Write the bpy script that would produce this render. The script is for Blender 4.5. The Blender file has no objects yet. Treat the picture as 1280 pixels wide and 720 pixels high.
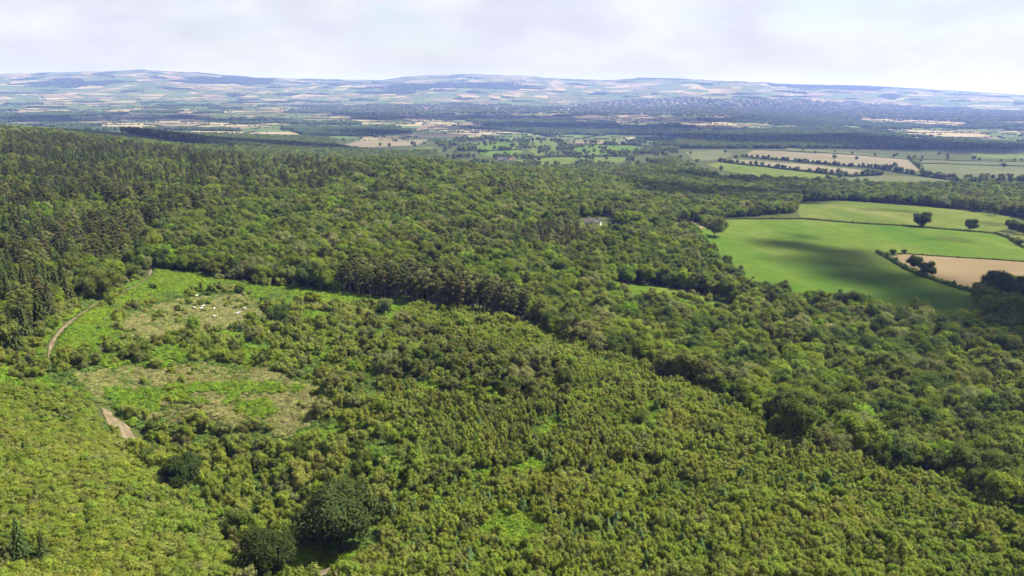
import bpy, math, random
import numpy as np
R = math.radians
rng = np.random.default_rng(11)
random.seed(5)
scene = bpy.context.scene
COL = scene.collection

# ------------------------------------------------------------------ camera
EYE = 300.0
FPX = 985.0
PITCH = math.atan(252 / FPX)
ROLL = R(0.62)
cp, sp = math.cos(PITCH), math.sin(PITCH)
FWD = np.array([0, cp, -sp]); UP0 = np.array([0, sp, cp]); RT0 = np.array([1.0, 0, 0])
# the camera leans slightly: the horizon falls towards the right
RT = RT0 * math.cos(ROLL) + UP0 * math.sin(ROLL)
UPV = UP0 * math.cos(ROLL) - RT0 * math.sin(ROLL)

def ray(u, v):
    return FWD + RT * ((u - 640) / FPX) - UPV * ((v - 360) / FPX)

def proj(x, y, z):
    """pixel (1280x720) of world points"""
    p = np.stack([x, y, z - EYE], -1)
    d = p @ FWD
    d = np.where(np.abs(d) < 1e-3, 1e-3, d)
    return 640 + FPX * (p @ RT) / d, 360 - FPX * (p @ UPV) / d, d

cam = bpy.data.cameras.new('camera'); camo = bpy.data.objects.new('camera', cam); COL.objects.link(camo)
cam.sensor_width = 36; cam.lens = 36 * FPX / 1280; cam.clip_start = 1; cam.clip_end = 90000
from mathutils import Matrix, Vector
M = Matrix(((RT[0], UPV[0], -FWD[0], 0), (RT[1], UPV[1], -FWD[1], 0), (RT[2], UPV[2], -FWD[2], EYE), (0, 0, 0, 1)))
camo.matrix_world = M
scene.camera = camo

# ------------------------------------------------------------------ noise
def vnoise(x, y, scale, seed=0):
    x = np.asarray(x, float) / scale + seed * 17.3; y = np.asarray(y, float) / scale - seed * 9.1
    xi, yi = np.floor(x), np.floor(y); fx, fy = x - xi, y - yi
    fx = fx * fx * (3 - 2 * fx); fy = fy * fy * (3 - 2 * fy)
    def h(a, b):
        n = np.sin(a * 127.1 + b * 311.7 + seed * 74.7) * 43758.5453
        return n - np.floor(n)
    return (h(xi, yi) * (1 - fx) + h(xi + 1, yi) * fx) * (1 - fy) + (h(xi, yi + 1) * (1 - fx) + h(xi + 1, yi + 1) * fx) * fy

# ------------------------------------------------------------------ terrain
CP = [  # u, v, metres below the eye
 (-300,760,88),(0,720,94),(170,720,99),(320,740,104),(500,720,106),(640,720,105),(800,720,105),(960,720,105),(1120,720,103),(1280,720,101),(1500,720,98),
 (640,1100,104),(100,1100,96),(1200,1100,100),
 (0,560,94),(110,545,99),(200,590,103),(262,640,104.5),
 (215,575,113),(300,590,114),(370,650,115),(300,520,108),(430,600,111),(430,680,112),
 (560,600,106),(560,500,105),(700,600,106),(620,430,104),
 (700,440,104),(860,490,106),(1000,560,106),(1150,615,106),(1280,650,105),(1500,700,104),
 (900,600,106),(1100,680,105),(800,540,106),
 (770,420,115),(900,470,119),(1060,540,119),(1200,585,119),(1400,640,118),
 (260,385,99),(250,500,102),(330,470,102),(420,380,102),(190,340,96),(60,445,90),(100,500,97),(120,390,93),(330,370,101),
 (510,375,105),(600,385,107),(-200,500,84),(-200,350,76),
 (50,300,86),(0,200,64),(0,176,58),(100,176,62),(200,186,70),(300,196,77),(400,206,86),(300,260,90),(200,240,82),(-250,190,52),(-250,250,60),
 (500,211,97),(600,222,110),(700,240,120),(740,280,114),(600,300,108),(800,256,128),(860,228,150),(950,246,150),(700,350,112),(820,330,118),
 (905,275,128),(1000,262,135),(1160,265,137),(1270,279,137),(940,352,122),(1215,385,120),(1280,330,124),(1100,318,127),(1060,400,122),(1280,420,120),(1450,400,120),(1450,290,138),
 (900,208,175),(1100,226,170),(1280,229,170),(960,194,184),(1100,188,190),(1280,198,187),(1450,215,180),
 (1060,171,184),(1100,172,190),(1000,172,200),(1060,160,214),(1280,180,205),(900,178,200),
 (620,186,186),(720,187,188),(640,206,176),(780,206,176),(560,192,176),(680,172,202),
 (500,181,196),(430,186,192),(560,160,212),
 (0,160,80),(-200,150,70),(100,170,97),(200,184,112),(330,200,130),(150,165,118),
 (290,179,166),(390,189,172),(180,172,158),(60,152,200),(200,158,208),(400,170,205),
 (640,150,217),(900,160,216),(1280,165,216),(-200,140,218),(300,150,216),
]
LOWER = {(50,300),(300,260),(0,200),(0,176),(100,176),(200,186),(300,196),(400,206),(-250,190),(-250,250),(200,240)}
CPa = []
for u, v, D in CP:
    d = ray(u, v); t = D / -d[2]
    x, y = d[0] * t, d[1] * t
    CPa.append((math.atan2(x, y), math.log(math.hypot(x, y)), D + (20 if v < 230 and (u, v) in LOWER else 8 if (u, v) in LOWER else 0)))
for az in np.arange(-1.0, 1.01, 0.2):
    for rr in (7500, 11500, 18000, 30000):
        CPa.append((az, math.log(rr), 220))
CPa = np.array(CPa)
KA = 1.6
def tps(d2): return 0.5 * d2 * np.log(d2 + 1e-9)
_P = np.stack([CPa[:, 0] * KA, CPa[:, 1]], -1)
_n = len(_P)
_K = tps(((_P[:, None] - _P[None]) ** 2).sum(-1)) + np.eye(_n) * 0.0012
_Q = np.concatenate([np.ones((_n, 1)), _P], 1)
_A = np.block([[_K, _Q], [_Q.T, np.zeros((3, 3))]])
_W = np.linalg.solve(_A, np.concatenate([CPa[:, 2], np.zeros(3)]))

RIDGE_U = np.array([-400, 0, 90, 180, 250, 320, 400, 480, 510, 550, 590, 660, 720, 762, 800, 850, 900, 1000, 1100, 1200, 1280, 1700])
RIDGE_V = np.array([96, 92, 90, 87.5, 91, 97, 99, 100, 95.5, 93.5, 92.5, 95.5, 98.5, 100, 97.5, 98.5, 101, 105, 108.5, 113, 118.5, 120])
def _ridge():
    az, h = [], []
    for u, v in zip(RIDGE_U, RIDGE_V):
        d = ray(u, v); az.append(math.atan2(d[0], d[1])); h.append(d[2] / math.hypot(d[0], d[1]))
    return np.array(az), np.array(h)
RAZ, RH = _ridge()

def ground_z(x, y):
    x = np.asarray(x, float); y = np.asarray(y, float)
    shp = x.shape; x = x.ravel(); y = y.ravel()
    r = np.maximum(np.hypot(x, y), 30.0); az = np.clip(np.arctan2(x, y), -0.95, 0.95)
    q = np.stack([az * KA, np.log(np.clip(r, 90, 12000))], -1)
    D = np.empty(len(q))
    for i in range(0, len(q), 20000):
        s = q[i:i + 20000]
        D[i:i + 20000] = tps(((s[:, None] - _P[None]) ** 2).sum(-1)) @ _W[:_n] + _W[_n] + s @ _W[_n + 1:]
    far = np.clip((r - 3800) / 2500, 0, 1); D = D * (1 - far) + 219 * far
    z = EYE - D
    z += (vnoise(x, y, 55, 3) - .5) * 2.0 * np.clip((r - 100) / 100, 0, 1) + (vnoise(x, y, 900, 4) - .5) * 16 * np.clip((r - 2800) / 3000, 0, 1)
    # the far range of hills
    peak = np.interp(az, RAZ, RH) * 17000 + 219 - 8
    s = np.clip((r - 9300) / (17000 - 9300), 0, 1); s = s * s * (3 - 2 * s)
    roll = (vnoise(x, y, 1900, 8) - .5) * 90 * np.sin(np.clip((r - 9300) / 7700, 0, 1) * math.pi)
    back = np.clip((r - 17000) / 9000, 0, 1)
    z += s * peak * (1 - .8 * back) + roll
    return z.reshape(shp)

def hit(u, v):
    """ground point seen at a pixel of the photograph"""
    u = np.atleast_1d(np.asarray(u, float)); v = np.atleast_1d(np.asarray(v, float))
    d = FWD[None] + RT[None] * ((u[:, None] - 640) / FPX) - UPV[None] * ((v[:, None] - 360) / FPX)
    h = np.hypot(d[:, 0], d[:, 1])
    rs = np.exp(np.linspace(math.log(60), math.log(19000), 500))
    out = np.zeros((len(u), 3))
    for i in range(len(u)):
        t = rs / h[i]
        X, Y, Z = d[i, 0] * t, d[i, 1] * t, EYE + d[i, 2] * t
        g = ground_z(X, Y)
        k = np.argmax(Z < g) if (Z < g).any() else len(rs) - 1
        k = max(k, 1)
        a, b = Z[k - 1] - g[k - 1], Z[k] - g[k]
        f = a / (a - b) if abs(a - b) > 1e-9 else 0
        tt = t[k - 1] + (t[k] - t[k - 1]) * np.clip(f, 0, 1)
        out[i] = d[i, 0] * tt, d[i, 1] * tt, 0
    out[:, 2] = ground_z(out[:, 0], out[:, 1])
    return out

def inpoly(px, py, poly):
    poly = np.asarray(poly, float); c = np.zeros(np.shape(px), bool); n = len(poly); j = n - 1
    for i in range(n):
        xi, yi = poly[i]; xj, yj = poly[j]
        if yi != yj:
            c ^= ((yi > py) != (yj > py)) & (px < (xj - xi) * (py - yi) / (yj - yi) + xi)
        j = i
    return c

# ------------------------------------------------------------------ materials
def nt(mat):
    mat.use_nodes = True; t = mat.node_tree; t.nodes.clear(); return t
def N(t, typ, **kw):
    n = t.nodes.new(typ)
    for k, v in kw.items(): setattr(n, k, v)
    return n
def L(t, a, b): t.links.new(a, b)

def ramp(t, fac, stops):
    r = N(t, 'ShaderNodeValToRGB'); L(t, fac, r.inputs[0])
    e = r.color_ramp.elements
    while len(e) < len(stops): e.new(.5)
    for k, (p, c) in enumerate(stops):
        e[k].position = p; e[k].color = (*c, 1)
    return r.outputs[0]

GAIN = 1.75
def leaf_mat(name, col, var=.25, trans=.5, mottle=.5):
    m = bpy.data.materials.new(name); t = nt(m)
    out = N(t, 'ShaderNodeOutputMaterial'); info = N(t, 'ShaderNodeObjectInfo'); geo = N(t, 'ShaderNodeNewGeometry')
    noi = N(t, 'ShaderNodeTexNoise'); noi.inputs['Scale'].default_value = mottle; noi.inputs['Detail'].default_value = 2
    L(t, geo.outputs['Position'], noi.inputs['Vector'])
    a = N(t, 'ShaderNodeMath', operation='MULTIPLY_ADD'); L(t, info.outputs['Random'], a.inputs[0]); a.inputs[1].default_value = var * 1.6; a.inputs[2].default_value = 1 - var * .8
    b = N(t, 'ShaderNodeMath', operation='MULTIPLY_ADD'); L(t, noi.outputs[0], b.inputs[0]); b.inputs[1].default_value = .7; b.inputs[2].default_value = .65
    c = N(t, 'ShaderNodeMath', operation='MULTIPLY'); L(t, a.outputs[0], c.inputs[0]); L(t, b.outputs[0], c.inputs[1])
    # each face a little different
    isl = N(t, 'ShaderNodeMath', operation='MULTIPLY_ADD'); L(t, geo.outputs['Random Per Island'], isl.inputs[0]); isl.inputs[1].default_value = .36; isl.inputs[2].default_value = .82
    c2 = N(t, 'ShaderNodeMath', operation='MULTIPLY'); L(t, c.outputs[0], c2.inputs[0]); L(t, isl.outputs[0], c2.inputs[1])
    hs = N(t, 'ShaderNodeHueSaturation'); hs.inputs['Color'].default_value = (*[min(1, c * GAIN) for c in col], 1)
    hh = N(t, 'ShaderNodeMath', operation='MULTIPLY_ADD')
    fr = N(t, 'ShaderNodeMath', operation='FRACT'); m7 = N(t, 'ShaderNodeMath', operation='MULTIPLY'); L(t, info.outputs['Random'], m7.inputs[0]); m7.inputs[1].default_value = 7.31; L(t, m7.outputs[0], fr.inputs[0])
    L(t, fr.outputs[0], hh.inputs[0]); hh.inputs[1].default_value = .03; hh.inputs[2].default_value = .485
    zn = N(t, 'ShaderNodeTexNoise'); zn.inputs['Scale'].default_value = .028; zn.inputs['Detail'].default_value = 3; L(t, geo.outputs['Position'], zn.inputs['Vector'])
    za = N(t, 'ShaderNodeMath', operation='MULTIPLY_ADD'); L(t, zn.outputs[0], za.inputs[0]); za.inputs[1].default_value = .05; za.inputs[2].default_value = -.010
    zb = N(t, 'ShaderNodeMath', operation='ADD'); L(t, za.outputs[0], zb.inputs[0]); L(t, hh.outputs[0], zb.inputs[1])
    L(t, zb.outputs[0], hs.inputs['Hue']); L(t, c2.outputs[0], hs.inputs['Value'])
    d = N(t, 'ShaderNodeBsdfDiffuse'); L(t, hs.outputs[0], d.inputs[0])
    tr = N(t, 'ShaderNodeBsdfTranslucent'); hs2 = N(t, 'ShaderNodeHueSaturation'); L(t, hs.outputs[0], hs2.inputs['Color']); hs2.inputs['Value'].default_value = 1.5; hs2.inputs['Hue'].default_value = .485; L(t, hs2.outputs[0], tr.inputs[0])
    mx = N(t, 'ShaderNodeMixShader'); mx.inputs[0].default_value = trans; L(t, d.outputs[0], mx.inputs[1]); L(t, tr.outputs[0], mx.inputs[2])
    L(t, mx.outputs[0], out.inputs[0]); return m

def plain_mat(name, stops, scale, detail=6, rough=.9, stretch=None, scale2=None, stops2=None):
    """colour ramp over world-space noise"""
    m = bpy.data.materials.new(name); t = nt(m)
    out = N(t, 'ShaderNodeOutputMaterial'); geo = N(t, 'ShaderNodeNewGeometry'); mp = N(t, 'ShaderNodeMapping'); L(t, geo.outputs['Position'], mp.inputs[0])
    if stretch: mp.inputs['Scale'].default_value = stretch[0]; mp.inputs['Rotation'].default_value = (0, 0, stretch[1])
    noi = N(t, 'ShaderNodeTexNoise'); noi.inputs['Scale'].default_value = scale; noi.inputs['Detail'].default_value = detail; noi.inputs['Roughness'].default_value = .6
    L(t, mp.outputs[0], noi.inputs['Vector'])
    c = ramp(t, noi.outputs[0], stops)
    if stops2:
        n2 = N(t, 'ShaderNodeTexNoise'); n2.inputs['Scale'].default_value = scale2; n2.inputs['Detail'].default_value = 4; L(t, geo.outputs['Position'], n2.inputs['Vector'])
        c2 = ramp(t, n2.outputs[0], stops2); mx = N(t, 'ShaderNodeMix', data_type='RGBA', blend_type='MULTIPLY'); mx.inputs[0].default_value = 1
        L(t, c, mx.inputs[6]); L(t, c2, mx.inputs[7]); c = mx.outputs[2]
    b = N(t, 'ShaderNodeBsdfPrincipled'); b.inputs['Roughness'].default_value = rough; b.inputs['Specular IOR Level'].default_value = .02 if rough > .5 else .5
    L(t, c, b.inputs['Base Color']); L(t, b.outputs[0], out.inputs[0]); return m

LEAF = {
 'dark':   leaf_mat('leaf_dark', (0.0443, 0.0568, 0.0115)),
 'mid':    leaf_mat('leaf_mid', (0.0702, 0.0860, 0.0115)),
 'bright': leaf_mat('leaf_bright', (0.0792, 0.1066, 0.0117)),
 'palefir': leaf_mat('needles_pale', (.046, .066, .022), var=.2, trans=.25),
 'fardark': leaf_mat('leaf_far_wood_shade', (.024, .034, .014), trans=.2),  # leaf colour darkened in place of the self-shadow that smooth far clumps lack
 'oakdark': leaf_mat('leaf_oak_dark', (0.0229, 0.0301, 0.0084), trans=.3),
 'olive':  leaf_mat('leaf_olive', (0.0655, 0.0738, 0.0167)),
 'grey':   leaf_mat('leaf_greyish', (0.0845, 0.0882, 0.0307)),
 'brown':  leaf_mat('leaf_brownish', (0.0648, 0.0656, 0.0190)),
 'blue':   leaf_mat('leaf_bluegreen', (0.0425, 0.0538, 0.0157)),
 'yellow': leaf_mat('leaf_yellowgreen', (.105, .135, .020)),
 'pine':   leaf_mat('needles_pine', (0.0373, 0.0387, 0.0127), trans=.25),
 'rusty':  leaf_mat('needles_rusty', (0.0450, 0.0374, 0.0148), trans=.15),
 'spruce': leaf_mat('needles_spruce', (0.0246, 0.0288, 0.0084), trans=.2),
 'young':  leaf_mat('leaf_young', (0.0940, 0.1131, 0.0168), var=.2),
 'young2': leaf_mat('leaf_young_dull', (0.0993, 0.1059, 0.0237), var=.2),
 'young3': leaf_mat('leaf_young_mid', (0.0928, 0.1032, 0.0168), var=.2),
 'bracken': leaf_mat('leaf_bracken', (0.0798, 0.1140, 0.0127), var=.3),
}
BARK = plain_mat('bark', [(.3, (.06, .05, .04)), (.7, (.16, .14, .115))], 1.2, rough=1)
PALEBARK = plain_mat('pale_bark', [(.3, (.25, .23, .2)), (.7, (.5, .48, .43))], 1.2, rough=1)

# ------------------------------------------------------------------ mesh helpers
class MB:
    def __init__(s): s.v = []; s.f = []; s.m = []; s.n = 0
    def add(s, v, f, mi=0):
        v = np.asarray(v, float); s.v.append(v); s.f += [tuple(int(i) + s.n for i in q) for q in f]; s.m += [mi] * len(f); s.n += len(v)
    def mesh(s, name, mats, smooth=False):
        me = bpy.data.meshes.new(name); me.from_pydata(np.concatenate(s.v).tolist(), [], s.f)
        for m in mats: me.materials.append(m)
        me.polygons.foreach_set('material_index', s.m)
        if smooth: me.polygons.foreach_set('use_smooth', [True] * len(s.f))
        me.update(); return me

def icos():
    import bmesh
    out = []
    for k in (1, 2):
        bm = bmesh.new(); bmesh.ops.create_icosphere(bm, subdivisions=k, radius=1)
        bm.verts.ensure_lookup_table()
        out.append((np.array([v.co[:] for v in bm.verts]), [tuple(v.index for v in f.verts) for f in bm.faces])); bm.free()
    return out
ICO1, ICO2 = icos()

def tube(mb, pts, rad, sides=6, mi=0):
    pts = np.asarray(pts, float); V = []; F = []
    for i, (p, r) in enumerate(zip(pts, rad)):
        d = pts[min(i + 1, len(pts) - 1)] - pts[max(i - 1, 0)]; d /= np.linalg.norm(d) + 1e-9
        a = np.cross(d, [0, 1, .3] if abs(d[1]) < .9 else [1, 0, 0]); a /= np.linalg.norm(a); b = np.cross(d, a)
        for k in range(sides):
            an = 2 * math.pi * k / sides; V.append(p + r * (a * math.cos(an) + b * math.sin(an)))
    for i in range(len(pts) - 1):
        for k in range(sides):
            F.append((i * sides + k, i * sides + (k + 1) % sides, (i + 1) * sides + (k + 1) % sides, (i + 1) * sides + k))
    F.append(tuple(range(sides))[::-1]); F.append(tuple((len(pts) - 1) * sides + k for k in range(sides)))
    mb.add(V, F, mi)

def leaves(mb, C, Nn, size, g, aspect=1.0, mi=0, droop=None):
    """one ragged leaf spray (quad) per centre"""
    n = len(C); Nn = Nn / (np.linalg.norm(Nn, axis=1, keepdims=True) + 1e-9)
    rv = g.normal(size=(n, 3)) if droop is None else droop + g.normal(size=(n, 3)) * .15
    a = np.cross(Nn, rv) if droop is None else rv - (rv * Nn).sum(1, keepdims=True) * Nn
    a /= np.linalg.norm(a, axis=1, keepdims=True) + 1e-9; b = np.cross(Nn, a)
    s = (size * g.uniform(.6, 1.35, n))[:, None]
    q = []
    for sx, sy in ((-1, -1), (1, -1), (1, 1), (-1, 1)):
        j = g.uniform(.45, 1.15, (n, 2))
        q.append(C + a * s * aspect * sx * j[:, :1] * .5 + b * s * sy * j[:, 1:] * .5 + Nn * s * g.uniform(-.12, .12, (n, 1)))
    V = np.stack(q, 1).reshape(-1, 3)
    F = np.arange(n * 4).reshape(-1, 4)
    mb.add(V, F.tolist(), mi)

def sph(g, n):
    v = g.normal(size=(n, 3)); return v / np.linalg.norm(v, axis=1, keepdims=True)

def crown_lobes(mb, lobes, g, leaf, dens, flat=1.0, mi=0, core=.8):
    """lobes: list of (centre, radius). A dark opaque core and ragged sprays round each lobe"""
    Cs = np.array([c for c, r in lobes]); Rs = np.array([r for c, r in lobes])
    for c, r in lobes:
        v = ICO1[0] * (r * core) * (1 + g.uniform(-.16, .16, (len(ICO1[0]), 1))) * [1, 1, flat]
        mb.add(v + c, ICO1[1], mi)
    PC, PN = [], []
    for i, (c, r) in enumerate(lobes):
        n = int(dens * 4 * math.pi * r * r * (.5 + .5 * flat) / (leaf * leaf))
        d = sph(g, n); d = d[(d[:, 2] > -.75)]
        rr = r * g.uniform(.74, 1.26, (len(d), 1))
        p = c + d * rr * [1, 1, flat]
        q = (p[:, None] - Cs[None]) / [1, 1, flat]
        inside = (np.linalg.norm(q, axis=2) < Rs[None] * .8); inside[:, i] = False
        k = ~inside.any(1)
        PC.append(p[k]); PN.append(d[k])
    C = np.concatenate(PC); D = np.concatenate(PN)
    leaves(mb, C, D * .8 + [0, 0, .4] + g.normal(size=D.shape) * .34, leaf, g, mi=mi)

def broadleaf(seed, h, r, nl, leaf, base=.3, dens=1.2, tint='mid', flat=.85, lob=(.3, .48), bare=None):
    g = np.random.default_rng(seed); cr, tr = MB(), MB()
    cz = h * (base + 1) / 2; rz = h * (1 - base) / 2
    lobes = []
    for k in range(nl):
        d = sph(g, 1)[0]; d[2] = d[2] * .9 + .12
        s = g.uniform(.48, .97); lr = r * g.uniform(*lob)
        c = np.array([d[0] * r * s, d[1] * r * s, cz + d[2] * rz * s * .95])
        c[2] = min(c[2], h - lr * flat); c[2] = max(c[2], h * base * .75 + lr * flat * .6)
        lobes.append((c, lr))
    lobes.append((np.array([0, 0, cz]), r * .5))
    crown_lobes(cr, lobes, g, leaf, dens, flat)
    w = max(.07, h * .02)
    lean = g.normal(size=2) * h * .02
    tube(tr, [(0, 0, -1.0), (0, 0, h * .1), (lean[0], lean[1], h * .4), (lean[0] * 2, lean[1] * 2, h * .8)], [w * 1.5, w * 1.05, w * .7, w * .2])
    for c, lr in lobes[:6]:
        z0 = h * g.uniform(.2, .45)
        s0 = np.array([lean[0], lean[1], z0]); tube(tr, [s0, s0 * .5 + c * .5 + [0, 0, -.05 * h], c], [w * .5, w * .32, w * .12], 5)
    return cr, tr

def pine(seed, h, r, leaf, base=.5, nl=14):
    g = np.random.default_rng(seed); cr, tr = MB(), MB(); lobes = []
    for k in range(nl):
        f = (k + .5) / nl; z = h * (base + (1 - base) * f * .97); rad = r * (1 - .62 * f ** 1.8) * g.uniform(.35, .75); an = k * 2.4 + g.uniform(-.4, .4)
        lr = r * g.uniform(.26, .42) * (1 - .35 * f); lobes.append((np.array([math.cos(an) * rad, math.sin(an) * rad, z - lr * .3]), lr))
    crown_lobes(cr, lobes, g, leaf, 1.35, .6, core=.72)
    w = h * .014
    b = g.normal(size=2) * h * .012
    tube(tr, [(0, 0, -1), (b[0], b[1], h * .35), (b[0] * .4, b[1] * .4, h * .7), (0, 0, h * .96)], [w * 1.35, w, w * .7, w * .2])
    for c, lr in lobes:
        tube(tr, [(0, 0, c[2] - lr * .4), tuple(c)], [w * .35, w * .12], 4)
    return cr, tr

def spruce(seed, h, r, leaf, base=.06, tiers=17, slim=1.0):
    g = np.random.default_rng(seed); cr, tr = MB(), MB()
    V = []; F = []
    for i in range(7):
        f = i / 6; z = h * (base + .04 + (1 - base - .08) * f); rr = r * .5 * (1 - f) ** .9 + .02
        for k in range(7): V.append((rr * math.cos(k * .9) * g.uniform(.8, 1.2), rr * math.sin(k * .9) * g.uniform(.8, 1.2), z))
    for i in range(6):
        for k in range(7): F.append((i * 7 + k, i * 7 + (k + 1) % 7, (i + 1) * 7 + (k + 1) % 7, (i + 1) * 7 + k))
    cr.add(V, F)
    C, Nn, Dr = [], [], []
    for i in range(tiers):
        f = i / tiers; z = h * (base + (1 - base) * f); R0 = r * (1 - f) ** .85 * g.uniform(.86, 1.08)
        nb = max(4, int(5 + 8 * (1 - f)))
        for k in range(nb):
            an = 2 * math.pi * (k + g.uniform(-.3, .3)) / nb + i; R1 = R0 * g.uniform(.8, 1.12)
            m = max(2, int(R1 / leaf * 1.3))
            for j in range(m):
                q = (j + .7) / m; rad = R1 * q
                side = np.array([-math.sin(an), math.cos(an), 0]) * g.uniform(-.25, .25) * R1 * (1.1 - q)
                C.append(np.array([math.cos(an) * rad, math.sin(an) * rad, z - rad * .38 + R1 * .12 + g.uniform(-.1, .1) * leaf]) + side)
                Nn.append([math.cos(an) * .45 + g.normal() * .18, math.sin(an) * .45 + g.normal() * .18, .9]); Dr.append([math.cos(an), math.sin(an), -.4])
    leaves(cr, np.array(C), np.array(Nn), leaf * 1.1, g, 1.5, droop=np.array(Dr))
    w = h * .013; tube(tr, [(0, 0, -1), (0, 0, h * .5), (0, 0, h * .99)], [w * 1.3, w * .8, w * .1])
    return cr, tr

def bracken(seed, r, hgt, leaf):
    g = np.random.default_rng(seed); mb = MB(); n = 90
    an = g.uniform(0, 6.28, n); rad = r * np.sqrt(g.uniform(0, 1, n)); z = hgt * (1 - (rad / r) ** 2 * .6) * g.uniform(.6, 1.1, n)
    C = np.stack([np.cos(an) * rad, np.sin(an) * rad, z], -1)
    leaves(mb, C, np.stack([np.cos(an) * .4, np.sin(an) * .4, np.full(n, .8)], -1) + g.normal(size=(n, 3)) * .3, leaf, g, 1.5)
    V = ICO1[0] * [r * .85, r * .85, hgt * .7]; mb.add(V, ICO1[1]); return mb

# ------------------------------------------------------------------ prototypes: species -> list of dict(crown, trunk, both, tint, h)
PROTO = {}
def proto(species, tint, cr, tr, h, bark=BARK):
    n = len(PROTO.get(species, []))
    c = cr.mesh(f'{species}_crown', [LEAF[tint]]); t = tr.mesh(f'{species}_trunk', [bark])
    b = MB(); b.v = cr.v + tr.v; b.f = cr.f + [tuple(i + cr.n for i in q) for q in tr.f]; b.m = [0] * len(cr.f) + [1] * len(tr.f)
    PROTO.setdefault(species, []).append(dict(crown=c, trunk=t, both=b.mesh(f'{species}_whole', [LEAF[tint], bark]), tint=tint, h=h))

for k, tn in enumerate(['mid', 'mid', 'dark', 'olive', 'bright', 'grey', 'brown', 'dark', 'mid', 'olive', 'bright', 'blue']):
    proto('broadleaf_tree', tn, *broadleaf(100 + k, 12 + (k % 4) * 1.2, 4.5 + (k % 3) * .6, 22 + k % 6, .55, base=.14, lob=(.22, .42), flat=.95), 14)
for k, tn in enumerate(['oakdark', 'oakdark', 'olive', 'mid', 'dark', 'grey']):
    proto('oak', tn, *broadleaf(150 + k, 16.5, 8.4, 30, .5, base=.08, lob=(.2, .42), flat=.95), 16.5)
for k, tn in enumerate(['pine', 'pine', 'pine', 'rusty', 'olive', 'grey']):
    proto('pine_tree', tn, *pine(200 + k, 19 + k % 3, 4.3 + .4 * (k % 3), .6, base=.42 + .05 * (k % 3), nl=15 + k % 4), 20)
for k, tn in enumerate(['spruce', 'spruce', 'blue', 'pine', 'rusty']):
    proto('spruce_tree', tn, *spruce(300 + k, 16 + k % 3, 4.9 + .5 * (k % 2), .62), 19)
for k, tn in enumerate(['young', 'young', 'young2', 'young3', 'young2', 'young3', 'grey', 'young', 'brown', 'young2']):
    proto('young_tree', tn, *broadleaf(400 + k, 5.0 + .6 * (k % 4), 1.9 + .25 * (k % 3), 12 + k % 4, .30, base=.05, dens=1.05, flat=1.15, lob=(.2, .42)), 5.5)
for k, tn in enumerate(['brown', 'young3', 'olive', 'young2', 'young3', 'young']):
    proto('young_tree', tn, *broadleaf(450 + k, 6.2 + .4 * (k % 3), 1.15 + .1 * (k % 3), 10, .28, base=.04, dens=1.05, flat=1.7, lob=(.3, .5)), 6.2)
for k, tn in enumerate(['palefir', 'spruce', 'mid', 'palefir', 'blue', 'pine']):
    proto('young_conifer', tn, *spruce(500 + k, 4.8 + .7 * (k % 2), 2.1, .36, tiers=12), 6)
for k, tn in enumerate(['young', 'young2', 'young3', 'young3', 'grey', 'young', 'brown', 'dark', 'mid', 'young2']):
    proto('shrub', tn, *broadleaf(600 + k, 2.7 + .4 * (k % 3), 1.6 + .2 * (k % 3), 8, .33, base=.0, dens=1.0, flat=.9, lob=(.36, .55)), 3)
for k in range(4):
    mb = bracken(700 + k, 1.7, 1.1, .42); me = mb.mesh('bracken_clump', [LEAF['bracken' if k < 3 else 'bright']])
    PROTO.setdefault('bracken', []).append(dict(both=me, tint='bracken', h=1))
# a stretch of hedgerow / wood edge for the far valley: several crowns, 45 m long
def clump(seed, L_, W_, hh, n):
    g = np.random.default_rng(seed); mb = MB(); lobes = []
    for k in range(n):
        lobes.append((np.array([g.uniform(-.5, .5) * L_, g.uniform(-.5, .5) * W_, 0]) + [0, 0, hh * g.uniform(.25, .6)], hh * g.uniform(.28, .5)))
    for c, r in lobes:
        v = ICO2[0] * r * (1 + g.uniform(-.22, .22, (len(ICO2[0]), 1))) * [1.15, 1.15, 1]; mb.add(v + c, ICO2[1])
    return mb
for k, tn in enumerate(['fardark', 'fardark', 'dark', 'fardark']):
    PROTO.setdefault('hedge_clump', []).append(dict(both=clump(800 + k, 46, 5, 8, 10).mesh('hedgerow_clump', [LEAF[tn]]), h=8))
for k, tn in enumerate(['fardark', 'fardark', 'dark', 'fardark']):
    PROTO.setdefault('wood_clump', []).append(dict(both=clump(820 + k, 34, 34, 14, 15).mesh('wood_clump', [LEAF[tn]]), h=14))

# ------------------------------------------------------------------ object helpers
def tag(o, label=None, cat=None, group=None, kind=None):
    if label: o['label'] = label
    if cat: o['category'] = cat
    if group: o['group'] = group
    if kind: o['kind'] = kind
    return o
def link(name, me, parent=None):
    o = bpy.data.objects.new(name, me); COL.objects.link(o)
    if parent: o.parent = parent
    return o

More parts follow.
